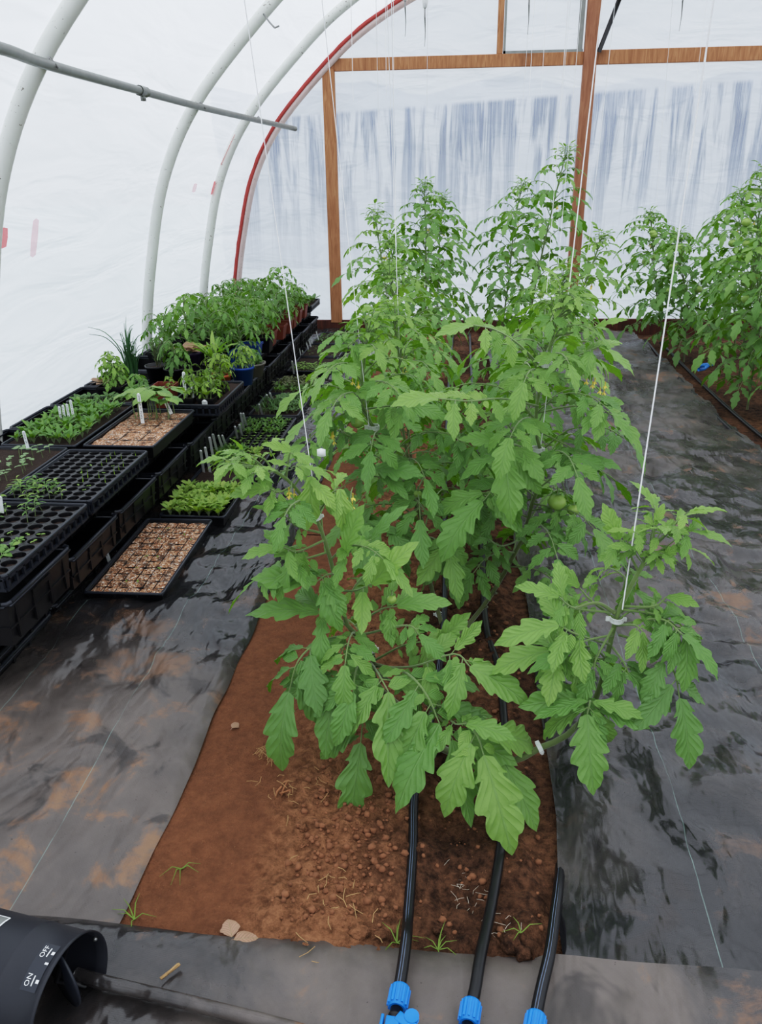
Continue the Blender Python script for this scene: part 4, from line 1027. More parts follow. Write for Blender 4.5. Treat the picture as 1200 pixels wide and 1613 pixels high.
tray('last floor tray by the end wall with dull olive seedlings', -1.37, -1.03, 7.4, 7.95, fz, .05, 'plain', (1, 1), seeds=[('dark', scat(30, .02, .98, .1, .9, 28), .7)])

# bench rear: carrier with small pots, then pots, then tomato seedlings
tray('black carrier tray holding small black pots of pale yellow-green seedlings', -1.51, -1.24, 3.92, 4.44, bz, .07, 'windowed', (1, 1))
def pot(label, x, y, z, r, h, mat, plants, square=False, plant_name='foliage', pname='potted_plant', soilz=.85, oblong=1.0, rz=0):
    t = thing(pname, label, 'potted plant', (x, y, z), rz); m = MB(); n = 4 if square else 24; k = math.sqrt(2)*.92 if square else 1; R_ = None
    if square: R_ = np.array([[math.cos(PI/4), -math.sin(PI/4), 0], [math.sin(PI/4), math.cos(PI/4), 0], [0, 0, 1.]])
    pr = [(.001, 0), (r*.76*k, 0), (r*.97*k, h*.86), (r*1.05*k, h*.86), (r*1.06*k, h), (r*.98*k, h), (r*.95*k, h*.8), (.001, h*.8)]
    m.lathe(pr, n, R=R_); o = m.build('pot', mat, t, smooth=not square); 
    m = MB(); m.lathe([(r*.93*k, h*.81), (r*.5*k, h*soilz), (.001, h*(soilz+.02))], n, R=R_); s_ = m.build('soil', 'psoil', t)
    if oblong != 1.0: o.scale = s_.scale = (oblong, 1, 1)
    for (me, dx, dy, sc, rz_) in plants: child(plant_name, me, t, (dx, dy, h*soilz), rz_, sc)
    return t
rr = random.Random(21)
pale = [mesh_of(sd_tomato(5+i, .12, n=8, Lt=.045), ['leaf_lime', 'stem'], 'pale') for i in range(3)]; K['pale'] = pale
for i, (px, py) in enumerate([(-1.43, 4.0), (-1.32, 4.0), (-1.43, 4.11), (-1.32, 4.11), (-1.43, 4.22), (-1.32, 4.22)]):
    row = i//2; colm = 2*(i % 2)
    pot('small square black pot, %s row, %s, in the carrier tray' % (['front', 'middle', 'rear'][row], ['left', 'centre', 'right'][colm]), px, py, bz+.008, .048, .088, 'black', [(rr.choice(K['chard']), rr.uniform(-.02, .02), rr.uniform(-.02, .02), 1.2, rr.uniform(0, 6)) for _ in range(1)]+[(rr.choice(K['pale']), rr.uniform(-.02, .02), 0, rr.uniform(.9, 1.2), rr.uniform(0, 6))]*2, True)
MT['lightgr'] = MT['leaf_light']
leafy = [mesh_of(sd_tomato(15+i, .13, n=8, Lt=.06), ['leaf', 'stem'], 'leafy') for i in range(3)]
chive = mesh_of(sd_chive(1), ['leaf_blue'], 'chive'); rosem = mesh_of(sd_rosemary(1), ['leaf_dark', 'stem'], 'rosemary')
yel = mesh_of(sd_tomato(71, .10, n=16, Lt=.032), ['leaf_light', 'stem'], 'yellowish'); grasslet = mesh_of(sd_rosette(72, 22, .16, 1.5, TPL_STRAP), ['leaf_light', 'stem'], 'strappy')
fuzz = mesh_of(sd_rosette(73, 40, .06, .9, TPL_OVAL, col=(.2, 1)), ['leaf', 'stem'], 'leafy_clump'); dryl = mesh_of(sd_rosette(74, 12, .09, .8, TPL_OVAL), ['leaf_dry', 'stem'], 'dry_leaves')
def bp(px, py, z=BT): p = gr(px, py, z); return p[0], p[1]
z0 = bz+.002
pot('black square pot of yellowish-green leaves with pale flowers, against the film', -1.93, 4.22, z0, .075, .10, 'black', [(yel, 0, 0, 1.8, 0), (yel, .03, .0, 1.4, 2), (dryl, -.05, 0, .8, 1)], True)
pot('black pot of tall thin blue-green onion-like shoots', -1.90, 4.40, z0, .07, .09, 'black', [(chive, 0, 0, 1.15, 0), (chive, .02, .02, .9, 2)])
pot('black pot of dark needle-leaved rosemary', -1.86, 4.72, z0, .07, .10, 'black', [(rosem, 0, 0, 1.25, 0), (rosem, .02, .0, 1.0, 2)])
pot('low pot of mixed small dark leaves left of the brown box pot', -1.76, 4.14, z0, .065, .08, 'black', [(fuzz, 0, 0, 1.0, 0), (leafy[0], 0, 0, .9, 0)])
pot('black pot of bright green lobed leaves behind the small dark-leaved pot', -1.72, 4.66, z0, .07, .10, 'black', [(leafy[1], 0, 0, 1.3, 0), (leafy[2], .02, 0, 1.2, 2)])
pot('brown rectangular plastic planter with a white tag', -1.60, 4.14, z0, .062, .125, 'terra', [(pale[0], .02, 0, .5, 0)], True)
pot('purple pot with drooping dried orange-brown leaves', -1.70, 4.90, z0, .07, .15, 'purple', [(dryl, 0, 0, 1.1, 0), (dryl, -.03, 0, .9, 2)])
pot('orange plastic pot of pale yellow-green seedlings', -1.40, 4.50, z0, .07, .10, 'orange', [(pale[0], 0, 0, 1.1, 0), (pale[1], .03, .02, 1.0, 2), (pale[2], -.03, 0, 1.0, 3)])
pot('blue plastic pot of yellow-green seedlings beside the orange pot', -1.30, 4.66, z0, .07, .11, 'bluepot', [(pale[1], 0, 0, 1.1, 0), (pale[2], -.02, .02, 1.1, 2), (yel, 0, 0, .9, 1)])
pot('round grey-brown pot with small green-leaved plant at the bench edge', -1.30, 4.88, z0, .085, .085, 'greypot', [(leafy[0], 0, 0, .8, 0), (fuzz, .02, 0, .8, 2)])
pot('pot of long strappy yellow-green leaves behind the orange pot', -1.52, 4.80, z0, .07, .1, 'black', [(grasslet, 0, 0, 1.1, 0), (pale[0], .0, 0, 1.1, 1)])
# tomato seedlings massed in pots
TS = [sd_tomato(200+i, .26+.03*(i % 3), n=15, Lt=.078) for i in range(4)]; TSM = [mesh_of(q, ['leaf', 'stem'], 'tomato_seedling') for q in TS]
grp = 'tomato seedlings massed on the bench'
rows = 0
for j in range(9):
    y = 5.12+j*.25
    for i in range(4):
        x = -1.99+i*.19+rr.uniform(-.02, .02)
        hz = 1.0-.035*j+(.22 if (j > 5 and i < 3) else 0)-(.1 if i == 0 else 0)
        mat = 'bluepot' if (j, i) in ((0, 3), (1, 3)) else ('terra' if i == 3 and j > 2 else 'black')
        side = ['far left', 'left middle', 'right middle', 'right edge'][i]
        pot('potted tomato seedling, %s of the %s row from the camera' % (side, ORD[j]), x, y, z0, .075, .11, mat, [(TSM[rr.randrange(4)], 0, 0, hz*rr.uniform(.92, 1.12), rr.uniform(0, 6.28))], True, pname='potted_tomato_seedling')['group'] = grp
tray('bench tray of sparse dull green plants at the far end', -1.70, -1.36, 7.38, 7.85, bz, .06, 'windowed', (1, 1), seeds=[('dark', scat(26, .05, .95, .1, .9, 31), 1.5)])

# ------------------------------------------------------------------ white plant tags
def plant_tag(label, px0, py0, px1, py1, Y, w=.014, ink=0, group=None, mat='white_pl', dY=0):
    """top pixel -> foot pixel surveyed at distance Y"""
    a = at(px1, py1, Y); b = at(px0, py0, Y-dY); ax_ = b-a; L = np.linalg.norm(ax_); az = ax_/L; n_ = nrm(np.cross(az, np.cross((0, -1, .45), az))); u_ = np.cross(az, n_)
    R_ = np.stack([u_, n_, az], 1); root = thing('plant_tag', label, 'plant tag', a, 0, group)
    m = MB(); m.box(az*L/2, (w, .0012, L), R=R_); m.tube([az*L-u_*w*.0, az*(L+w*.25)], [w*.45, w*.2], 4); m.build('strip', mat, root, smooth=False)
    if ink:
        m = MB(); rq = random.Random(int(px0)); nn = 0
        for s_ in (-1, 1):
            if s_ == -1: continue
        z_ = .08*L
        front = n_ if n_[1] < 0 else -n_
        while z_ < L*.86:
            m.box(az*(L-z_)+front*.0011+u_*rq.uniform(-.1, .1)*w, (w*rq.uniform(.25, .5), .0004, L*.012), R=R_); m.box(az*(L-z_-.01*L)+front*.0011+u_*rq.uniform(-.15, .15)*w, (w*.1, .0004, L*.035), R=R_)
            z_ += L*rq.uniform(.045, .07)*(1 if rq.random() < .85 else 2)
            if z_ > L*ink: break
        m.build('writing', 'ink', root, smooth=False)
    return root
plant_tag('long white tag with writing leaning at the left edge of the bare floor tray', 158, 843, 174, 889, 2.83, .016, .7)
plant_tag('large white written tag standing in front of the broad-leaved seedlings', 218, 621, 225, 667, 3.62, .018, .9)
plant_tag('white written tag leaning right beside the broad-leaved seedlings', 258, 628, 270, 652, 3.72, .018, .9)
plant_tag('tall white written tag against the brown planter', 289, 587, 292, 628, 4.02, .018, .9)
plant_tag('narrow plain tag right of the brown planter', 301, 603, 305, 630, 4.02, .012)
plant_tag('white tag stuck on the front of the carrier tray', 322, 632, 323, 642, 3.95, .03)
for i, (a, b, c, d, lb) in enumerate(((93, 641, 97, 668, 'first'), (99, 639, 103, 667, 'second'), (105, 637, 110, 666, 'third'), (111, 631, 117, 664, 'fourth'))):
    plant_tag('written white tag, %s of four at the film behind the green flat' % lb, a, b, c, d, 3.6, .013, .85, 'row of four tags against the film')
plant_tag('single written tag against the film behind the pale seedlings', 37, 680, 44, 706, 3.05, .014, .7)
plant_tag('white tag at the left frame edge in the nearest cell tray', 0, 783, 3, 808, 2.45, .016)
TG = [(316, 710, 321, 744), (323, 705, 331, 744), (330, 689, 337, 728), (335, 684, 343, 716), (344, 686, 352, 711), (350, 686, 357, 706), (370, 672, 374, 691), (377, 669, 381, 686), (379, 651, 384, 677), (383, 651, 388, 671), (408, 637, 413, 653), (420, 622, 423, 634), (425, 619, 430, 632), (460, 569, 463, 589)]
TY = [4.02, 4.02, 4.2, 4.35, 4.45, 4.5, 4.75, 4.85, 5.0, 5.05, 5.4, 5.75, 5.8, 6.45]
for i, q in enumerate(TG):
    plant_tag('plain white tag, %s from the camera along the left edge of the floor trays' % ORD[i], *q, gr(q[2], q[3], .105)[1], .015, 0, 'white tags along the floor trays', dY=.09)
for i, q in enumerate([(471, 545, 475, 567), (476, 552, 480, 562), (481, 534, 487, 556), (485, 532, 491, 550), (489, 532, 494, 548), (498, 522, 502, 536), (484, 520, 486, 534)]):
    plant_tag('small white tag, %s from the left of the far cluster near the end wall' % ORD[i], *q, 6.9+.12*i, .011, 0, 'far cluster of white tags')
plant_tag('tiny white tag at the right edge of the far floor trays', 501, 600, 504, 612, 6.0, .010)

# ================================================================== TOMATO PLANTS
def xl(pxs, Ys, tip, tipY, prs, col, out=None, Lk=1.0):
    if np.isscalar(Ys): Ys = [Ys]*len(pxs)
    P = [at(x, y, Y) for (x, y), Y in zip(pxs, Ys)]
    if len(P) == 2: P = [P[0], (P[0]+P[1])/2+np.array([0, 0, .01]), P[1]]
    T = at(*tip, tipY)-P[-1]; h = P[-1]-P[0]; h[2] = 0; h = nrm(nrm(h)*.6+np.array([0, -.8, 0]))
    if out is not None: h = np.array(out, float)
    return (P, float(np.linalg.norm(T))*1.08*Lk, h, prs, col, T)
A_path = [gr(640, 1120, .03), at(592, 1075, 1.93), at(584, 1015, 1.9), at(547, 985, 1.9), at(520, 880, 1.9), at(497, 815, 1.9), at(462, 765, 1.9), at(432, 742, 1.88), at(408, 735, 1.86)]
A_leaves = [
 xl([(545, 985), (520, 968), (503, 965)], [1.9, 1.86, 1.84], (394, 970), 1.82, 1, .55),
 xl([(530, 905), (515, 905), (500, 915)], [1.9, 1.86, 1.84], (402, 913), 1.82, 2, .6),
 xl([(548, 1000), (505, 1010), (470, 1040), (455, 1090)], [1.9, 1.8, 1.75, 1.72], (446, 1206), 1.66, 2, .35),
 xl([(560, 1030), (545, 1015), (535, 1030)], [1.9, 1.84, 1.8], (452, 1080), 1.76, 2, .5),
 xl([(585, 1045), (595, 1060), (612, 1090)], [1.9, 1.75, 1.68], (612, 1230), 1.55, 1, .7),
 xl([(590, 1045), (640, 1060), (672, 1095), (692, 1140)], [1.92, 1.75, 1.66, 1.62], (628, 1272), 1.5, 2, .5),
 xl([(595, 1060), (660, 1100), (700, 1140), (712, 1165)], [1.92, 1.75, 1.66, 1.6], (740, 1294), 1.5, 2, .55),
 xl([(600, 1065), (690, 1110), (745, 1150), (762, 1190)], [1.92, 1.72, 1.6, 1.56], (803, 1336), 1.46, 1, .85),
 xl([(600, 1065), (700, 1120), (770, 1165), (792, 1200)], [1.94, 1.74, 1.64, 1.6], (841, 1302), 1.53, 1, .65),
 xl([(597, 1070), (575, 1120), (568, 1170)], [1.92, 1.72, 1.66], (550, 1300), 1.58, 1, .4),
 xl([(575, 1030), (540, 1050), (530, 1075)], [1.9, 1.78, 1.72], (514, 1185), 1.64, 1, .4),
 xl([(572, 1020), (560, 1060), (556, 1090)], [1.9, 1.74, 1.68], (530, 1170), 1.62, 2, .5),
 xl([(590, 1040), (640, 1015), (690, 1010)], [1.92, 1.9, 1.88], (738, 968), 1.9, 2, .75),
 xl([(592, 1050), (650, 1050), (715, 1030), (740, 1050)], [1.92, 1.8, 1.72, 1.68], (828, 1108), 1.62, 3, .7),
 xl([(592, 1055), (680, 1080), (710, 1135), (735, 1140)], [1.92, 1.75, 1.64, 1.6], (808, 1165), 1.55, 1, .65),
 xl([(560, 985), (600, 960), (625, 955)], [1.9, 1.88, 1.86], (706, 952), 1.86, 2, .6),
 xl([(530, 930), (560, 930), (585, 920)], [1.9, 1.87, 1.84], (655, 858), 1.84, 1, .9),
 xl([(525, 900), (560, 860), (585, 850)], [1.92, 1.95, 1.98], (640, 800), 1.98, 2, .5),
 xl([(512, 850), (470, 868), (445, 862)], [1.9, 1.84, 1.8], (385, 880), 1.78, 3, .75, None, 1.0),
 xl([(508, 840), (470, 830), (450, 815)], [1.9, 1.86, 1.84], (400, 800), 1.82, 2, .75),
 xl([(515, 870), (480, 880), (462, 880)], [1.9, 1.85, 1.82], (440, 945), 1.8, 2, .6),
 xl([(497, 815), (520, 780), (535, 770)], [1.9, 1.88, 1.87], (540, 835), 1.85, 1, .95),
 xl([(485, 795), (485, 765), (490, 750)], [1.9, 1.88, 1.87], (484, 830), 1.84, 0 or 1, .95),
 xl([(462, 765), (440, 775), (425, 770)], [1.9, 1.86, 1.84], (365, 782), 1.83, 2, .85),
 xl([(450, 755), (455, 720), (458, 712)], [1.9, 1.88, 1.88], (415, 700), 1.86, 1, .9),
 xl([(530, 900), (540, 880), (545, 870)], [1.9, 1.86, 1.84], (572, 800), 1.84, 1, .7),
 xl([(570, 1000), (640, 985), (660, 1000)], [1.9, 1.8, 1.78], (700, 1040), 1.74, 2, .5),
]
aP = tomato_plant('nearest tomato plant on the left, tip bending left over the cover', A_path, 9, 5, True, Lmax=.24, Ltmax=.12, stem_r=.0085, sprout=1.2, explicit=A_leaves, bare=.25, topcol=.3, col0=.4,
    fruit=[(at(617, 944, 1.86), .0135)], flowers=[at(552, 790, 1.88), at(458, 775, 1.86), at(716, 1210, 1.55)])
B_path = [gr(662, 1160, .03), at(720, 1190, 1.72), at(795, 1203, 1.64), at(850, 1178, 1.66), at(893, 1158, 1.68), at(935, 1110, 1.7), at(955, 1040, 1.72), at(970, 975, 1.74), at(990, 930, 1.74), at(1015, 885, 1.74), at(1032, 855, 1.74)]
B_leaves = [
 xl([(905, 1150), (928, 1105), (925, 1125)], [1.68, 1.6, 1.58], (934, 1244), 1.5, 2, .6),
 xl([(935, 1105), (925, 1098), (915, 1102)], [1.7, 1.64, 1.62], (823, 1113), 1.6, 1, .55),
 xl([(937, 1105), (935, 1110), (945, 1118)], [1.7, 1.62, 1.6], (1018, 1146), 1.56, 1, .5),
 xl([(955, 1040), (900, 1030), (865, 1025)], [1.72, 1.68, 1.66], (775, 1062), 1.66, 3, .8),
 xl([(960, 1015), (910, 1000), (880, 985)], [1.72, 1.66, 1.64], (785, 1015), 1.62, 2, .75),
 xl([(965, 1000), (920, 1010), (900, 1025)], [1.72, 1.66, 1.63], (835, 1060), 1.6, 1, .5),
 xl([(968, 975), (930, 945), (912, 925)], [1.74, 1.74, 1.74], (872, 890), 1.76, 2, .8),
 xl([(968, 965), (905, 958), (880, 940)], [1.74, 1.7, 1.68], (815, 925), 1.68, 3, .75),
 xl([(975, 985), (1040, 975), (1075, 1000)], [1.74, 1.68, 1.64], (1126, 1068), 1.58, 3, .5),
 xl([(975, 1000), (1035, 1020), (1062, 1060), (1070, 1100)], [1.74, 1.66, 1.62, 1.6], (1084, 1204), 1.54, 2, .35),
 xl([(972, 985), (1000, 985), (1012, 995)], [1.74, 1.68, 1.66], (1010, 1056), 1.62, 1, .8),
 xl([(965, 1020), (980, 1040), (990, 1060)], [1.72, 1.66, 1.64], (1052, 1118), 1.6, 2, .35),
 xl([(982, 955), (1030, 955), (1050, 940)], [1.74, 1.7, 1.7], (1098, 955), 1.66, 2, .75),
 xl([(978, 960), (1040, 970), (1080, 1000)], [1.74, 1.7, 1.66], (1075, 1085), 1.6, 2, .55),
 xl([(1005, 900), (985, 860), (975, 850)], [1.74, 1.74, 1.74], (948, 790), 1.76, 2, .85, None, .9),
 xl([(1015, 885), (1005, 870), (1000, 865)], [1.74, 1.72, 1.72], (958, 862), 1.7, 1, .8),
 xl([(1020, 880), (1040, 880), (1045, 875)], [1.74, 1.72, 1.7], (1075, 860), 1.68, 1, .85),
 xl([(1030, 858), (1050, 840), (1058, 835)], [1.74, 1.74, 1.74], (1092, 836), 1.74, 2, .9),
 xl([(1028, 860), (1030, 835), (1032, 828)], [1.74, 1.74, 1.74], (1045, 795), 1.76, 2, .95),
 xl([(965, 990), (940, 1035), (935, 1055)], [1.72, 1.66, 1.64], (915, 1110), 1.6, 2, .5),
 xl([(968, 985), (990, 900), (1000, 930)], [1.76, 1.78, 1.78], (1040, 990), 1.76, 2, .6),
]
bP = tomato_plant('nearest tomato plant on the right, stem lying sideways over the cover', B_path, 5, 9, True, Lmax=.2, Ltmax=.11, stem_r=.0105, sprout=1.35, explicit=B_leaves, bare=.55, topcol=.3, col0=.4,
    extra_stems=[([at(967, 965, 1.74), at(940, 950, 1.72), at(905, 958, 1.7)], .006)])
C_path = [gr(696, 985, .03), at(676, 910, 2.58), at(672, 850, 2.56), at(640, 760, 2.54), at(604, 710, 2.52), at(588, 672, 2.5), at(569, 636, 2.5), at(574, 568, 2.5), at(580, 520, 2.5)]
C_leaves = [
 xl([(570, 640), (535, 655), (500, 680), (480, 700)], [2.5, 2.42, 2.36, 2.32], (447, 728), 2.28, 3, .7),
 xl([(572, 645), (610, 640), (640, 640)], [2.5, 2.44, 2.4], (700, 660), 2.36, 3, .6),
 xl([(590, 680), (560, 690), (530, 675)], [2.5, 2.42, 2.38], (495, 668), 2.34, 2, .35),
 xl([(575, 565), (560, 540), (548, 545)], [2.5, 2.46, 2.44], (505, 560), 2.4, 2, .7),
 xl([(640, 760), (600, 740), (590, 740)], [2.54, 2.4, 2.36], (662, 750), 2.3, 2, .4),
 xl([(650, 780), (690, 830), (700, 850), (705, 865)], [2.54, 2.35, 2.3, 2.28], (722, 945), 2.2, 2, .7),
 xl([(660, 800), (620, 820), (600, 830)], [2.54, 2.4, 2.32], (560, 900), 2.26, 2, .4),
]
cP = tomato_plant('second tomato plant of the left row, upright with two white clips', C_path, 36, 15, True, Lmax=.34, Ltmax=.15, stem_r=.0085, explicit=C_leaves, bare=.22, topcol=.3, col0=.32,
    fruit=[(at(563, 665, 2.46), .022), (at(658, 778, 2.4), .014)], flowers=[at(560, 605, 2.4), at(528, 690, 2.35)])
D_path = [gr(712, 1015, .03), at(745, 975, 2.5), at(775, 935, 2.52), at(822, 850, 2.52), at(838, 793, 2.5), at(856, 738, 2.5), at(846, 690, 2.5), at(845, 640, 2.5), at(860, 575, 2.5), at(872, 520, 2.5), at(885, 480, 2.5)]
D_leaves = [
 xl([(862, 590), (820, 545), (780, 520), (745, 512)], [2.5, 2.4, 2.34, 2.3], (688, 530), 2.24, 3, .8),
 xl([(848, 640), (790, 628), (740, 632), (690, 628)], [2.5, 2.36, 2.28, 2.22], (620, 640), 2.16, 3, .85),
 xl([(848, 650), (900, 640), (940, 640), (965, 655)], [2.5, 2.42, 2.36, 2.32], (1008, 712), 2.26, 3, .65),
 xl([(850, 680), (890, 700), (920, 720)], [2.5, 2.42, 2.36], (975, 740), 2.32, 3, .5),
 xl([(862, 580), (910, 560), (945, 545)], [2.5, 2.45, 2.4], (995, 590), 2.36, 3, .75),
 xl([(872, 530), (920, 520), (940, 515)], [2.5, 2.48, 2.46], (985, 505), 2.44, 2, .85),
 xl([(838, 793), (870, 800), (875, 815)], [2.5, 2.42, 2.38], (870, 875), 2.32, 1, .5),
 xl([(845, 720), (810, 700), (795, 720)], [2.5, 2.36, 2.3], (805, 820), 2.22, 2, .65),
 xl([(820, 850), (790, 860), (770, 850)], [2.52, 2.4, 2.34], (745, 860), 2.28, 2, .35),
 xl([(850, 740), (790, 760), (760, 790)], [2.5, 2.36, 2.28], (700, 880), 2.2, 2, .55),
 xl([(880, 500), (900, 490), (905, 470)], [2.5, 2.5, 2.5], (945, 480), 2.46, 2, .85),
]
dP = tomato_plant('second tomato plant of the right row, two green fruits hanging right', D_path, 36, 23, True, Lmax=.34, Ltmax=.15, stem_r=.009, explicit=D_leaves, bare=.25, topcol=.3, col0=.32,
    fruit=[(at(877, 791, 2.42), .030), (at(903, 803, 2.42), .021)], flowers=[at(930, 600, 2.4), at(948, 612, 2.4)],
    extra_stems=[([at(856, 738, 2.5), at(875, 738, 2.45), at(885, 760, 2.43), at(895, 790, 2.42)], .003)])
# further plants down the centre bed: (base x, y) -> top
far = [
 ('third tomato plant of the left row', (-.12, 3.25), (-.26, 3.25, 1.02), 36, 31, .45),
 ('third tomato plant of the right row', (.15, 3.25), (.40, 3.25, 1.05), 36, 32, .45),
 ('fourth tomato plant of the left row', (-.22, 4.0), (-.34, 4.0, 1.10), 36, 33, .45),
 ('fourth tomato plant of the right row', (.25, 4.0), (.50, 4.0, 1.08), 36, 34, .42),
 ('fifth tomato plant of the left row', (-.25, 4.75), (-.40, 4.75, 1.18), 30, 35, .4),
 ('right-leaning tomato plant whose bare tip curls beside the central post', (.35, 4.75), (.78, 4.75, 1.19), 26, 36, .45),
 ('thin-topped tomato plant left of the tall bushy one, near the left post', (-.40, 5.5), (-.56, 5.5, 1.30), 24, 37, .4),
 ('bushy dark tomato plant in the middle, right of the thin-topped one', (-.25, 6.2), (-.27, 6.2, 1.46), 46, 38, .28),
 ('tallest tomato plant of the centre bed, its tip near the central post', (.45, 6.0), (.70, 6.0, 1.66), 40, 39, .3),
 ('tall bushy tomato plant close left of the tallest one', (.35, 6.9), (.48, 6.9, 1.45), 42, 40, .25),
 ('last dark tomato plant of the left row by the end wall', (-.20, 7.1), (-.15, 7.1, 1.35), 34, 41, .22),
]
tops = {}
for lb, (bx, by), (tx, ty, tz), n, sd, c0 in far:
    r_ = random.Random(sd); b = np.array([bx, by, .03]); t_ = np.array([tx, ty, tz]); mid = b*.5+t_*.5+np.array([r_.uniform(-.03, .03), r_.uniform(-.03, .03), 0]); q = b*.2+t_*.8+np.array([r_.uniform(-.02, .02), 0, 0])
    fr = [(mid+np.array([r_.uniform(-.1, .1), -.1, r_.uniform(-.2, .2)]), .022) for _ in range(2)]
    tomato_plant(lb, [b, mid, q, t_], int(n*1.15), sd, by < 4.5, Lmax=.36, Ltmax=.135, stem_r=.0075, group='tomato plants of the centre bed', bare=.18, col0=c0, topcol=.28, flowers=[q+np.array([.03, -.08, 0])], fruit=fr)
    tops[sd] = (q, t_)
rb = [
 ('shorter tomato plant at the left end of the right-hand bed', (1.95, 7.7), (1.68, 7.7, 1.18), 26, 51, .3),
 ('leafy tomato plant in the right-hand bed with several green fruits', (1.95, 7.0), (1.78, 7.0, 1.05), 30, 52, .3),
 ('tall tomato plant in the right-hand bed with its tip near the right frame edge', (2.12, 6.1), (2.06, 6.1, 1.52), 34, 53, .38),
 ('tomato plant in the right-hand bed, low foliage over the blue fitting', (2.0, 5.5), (1.90, 5.5, 1.15), 32, 54, .38),
 ('rear tomato plant in the right-hand bed, close to the end wall', (2.5, 7.4), (2.35, 7.4, 1.35), 30, 55, .28),
 ('nearest tomato plant of the right-hand bed, cut by the right frame edge', (2.22, 5.0), (2.10, 5.0, 1.2), 30, 56, .4),
]
for lb, (bx, by), (tx, ty, tz), n, sd, c0 in rb:
    r_ = random.Random(sd); b = np.array([bx, by, .03]); t_ = np.array([tx, ty, tz]); mid = b*.5+t_*.5+np.array([r_.uniform(-.04, .04), 0, 0]); q = b*.2+t_*.8
    fr = [(mid+np.array([r_.uniform(-.2, .05), -.16, r_.uniform(-.1, .45)]), r_.uniform(.026, .036)) for _ in range(5)]
    tomato_plant(lb, [b, mid, q, t_], int(n*1.95), sd, False, Lmax=.42, Ltmax=.14, stem_r=.008, group='tomato plants of the right-hand bed', bare=.12, col0=c0, topcol=.25, fruit=fr, flowers=[q+np.array([-.05, -.1, 0])])
    tops[sd] = (q, t_)

# ------------------------------------------------------------------ clips and twine
clip('white slotted clip high on the nearest left tomato stem', at(497, 815, 1.89), (A_path[5]-A_path[4]), .014)
clip('white clip low on the nearest left tomato stem, half hidden', at(586, 1022, 1.90), (A_path[2]-A_path[1]), .012)
clip('white clip round the sideways-lying stem of the nearest right plant', at(850, 1178, 1.655), (B_path[4]-B_path[2]), .013)
clip('white clip under the tip of the nearest right tomato plant', at(971, 975, 1.735), (0, 0, 1), .015)
clip('white clip at the stem base of the second right plant', at(738, 984, 2.5), D_path[2]-D_path[1], .013)
clip('white clip at the stem base of the second left plant', at(691, 968, 2.57), (0, 0, 1), .012)
clip('lower white clip on the second left plant, below the forked leaves', at(588, 673, 2.49), (0, 0, 1), .017)
clip('upper white clip on the second left plant', at(578, 555, 2.49), (0, 0, 1), .015)
clip('lower white clip on the second right plant stem', at(845, 708, 2.49), (0, 0, 1), .017)
clip('upper white clip on the second right plant stem', at(861, 574, 2.49), (0, 0, 1), .017)
clip('small white clip on the thin-topped plant, lower of two', at(610, 466, 5.4), (0, 0, 1), .022)
clip('small white clip on the thin-topped plant, upper of two', at(634, 423, 5.4), (0, 0, 1), .022)
clip('small white clip on the tall bushy plant left of the central post', at(824, 412, 5.8), (0, 0, 1), .022)
clip('white clip below the tip of the tall plant at the right frame edge', at(1191, 329, 6.0), (0, 0, 1), .024)
twine('white twine from the nearest left plant up past the left hoops', at(500, 812, 1.885), at(372, -90, 1.9), .0011)
twine('thick white twine from the nearest right plant up through the right of the picture', at(980, 960, 1.73), at(1148, -160, 1.75), .0017)
twine('white twine rising from the second left plant over the left post', at(584, 700, 2.48), at(497, -90, 2.5), .0012)
twine('white twine rising from the second right plant beside the central post', at(893, 480, 2.48), at(960, -100, 2.5), .0018)
twine('short twine between the clips of the second right plant', at(852, 700, 2.47), at(870, 545, 2.47), .0014, None, False)
wl = {31: 'third left plant', 32: 'third right plant', 33: 'fourth left plant', 34: 'fourth right plant', 35: 'fifth left plant', 36: 'right-leaning plant', 37: 'thin-topped plant', 38: 'bushy middle plant', 39: 'tallest plant', 40: 'plant left of the tallest', 51: 'short plant of the right-hand bed', 53: 'tall plant of the right-hand bed', 54: 'low plant of the right-hand bed'}
for sd, lb in wl.items():
    q, t_ = tops[sd]; r_ = random.Random(sd); twine('thin white twine hanging to the '+lb, q, np.array([t_[0]+r_.uniform(-.05, .05), q[1], 3.05 if t_[0] < 1.9 else 3.1]), .0014 if q[1] > 4 else .0011)
for i, (px, Y, lb) in enumerate(((555, 4.3, 'left'), (608, 5.2, 'second left'), (620, 5.6, 'third left'), (836, 5.4, 'one left of the central post'), (855, 5.8, 'another left of the central post'), (1110, 5.3, 'right of the central post'), (1100, 6.4, 'far right of the central post'))):
    a = at(px, 105, Y); b = a.copy(); b[2] = 3.1; a = a.copy(); a[2] -= .15; twine('loose short twine hanging across the wooden beam, '+lb, a, b, .0013)
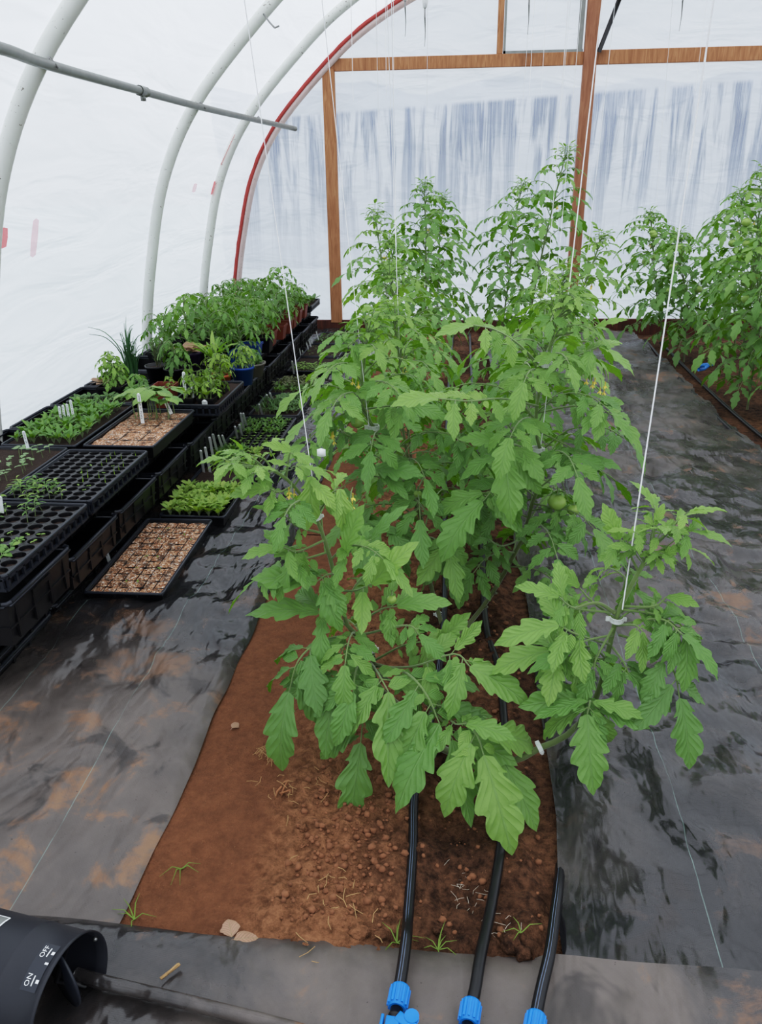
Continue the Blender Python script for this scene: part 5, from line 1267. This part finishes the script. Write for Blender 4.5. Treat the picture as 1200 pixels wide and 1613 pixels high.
def hanger(label, px, py, Y, L):
    """wire twine-hanger: hooked top, wound spool, dangling tail"""
    p = at(px, py, Y); t = thing('twine_hanger', label, 'twine hanger', p)
    m = MB(); m.tube([(0, 0, 0), (0, 0, L)], .004, 6); m.tube([(0, 0, L+.04), (0, 0, roof_z(p[0])-p[2]-.012)], .0012, 5); m.tube(bez([(0, 0, L), (.012, 0, L+.015), (.02, 0, L+.03), (0, 0, L+.045), (-.015, 0, L+.03)], 12), .003, 6); m.build('wire', 'steel', t)
    m = MB(); m.lathe([(.001, L*.3), (.009, L*.32), (.013, L*.5), (.014, L*.8), (.009, L*.95), (.001, L)], 12); m.build('wound_twine', 'twine', t)
    m = MB(); m.tube([(0, 0, 0), (.003, 0, -.06), (0, 0, -.12)], [.003, .002, .001], 6); m.build('tail', 'galv', t)
hanger('grey twine hanger dangling left of the vent opening', 669, 28, 4.4, .13); hanger('white twine hanger at the top beside the red-edged hoop', 638, 12, 4.4, .09)
hanger('twine hanger in front of the vent opening', 833, 8, 4.4, .08); hanger('twine hanger at the top right, right of the central post', 1075, 2, 4.4, .08)
m = MB(); G = np.zeros((7, 7, 3))
for i in range(7):
    for j in range(7):
        a, b = (i/6-.5), (j/6-.5); G[i, j] = (a*.022, -.008*math.cos(a*3)*math.cos(b*3), b*.024*(1-.5*abs(a)))
m.grid(G); o = m.build('plastic_scrap', 'white_pl'); o.location = at(506, 713, 1.88); tag(o, 'small white cupped plastic scrap beside the left twine', 'plastic scrap')

# ------------------------------------------------------------------ overcast sky, brighter overhead
wd = bpy.data.worlds.new('sky'); SC.world = wd; wd.use_nodes = True; nt = wd.node_tree
bg = nt.nodes['Background']; tc = nt.nodes.new('ShaderNodeTexCoord'); sx = nt.nodes.new('ShaderNodeSeparateXYZ'); nt.links.new(tc.outputs['Generated'], sx.inputs[0])
mr = nt.nodes.new('ShaderNodeMapRange'); nt.links.new(sx.outputs['Z'], mr.inputs[0])
for k, v_ in enumerate((0.0, 1.0, .86, 2.65)): mr.inputs[k+1].default_value = v_
nt.links.new(mr.outputs[0], bg.inputs[1]); bg.inputs[0].default_value = (.965, .98, 1.0, 1)
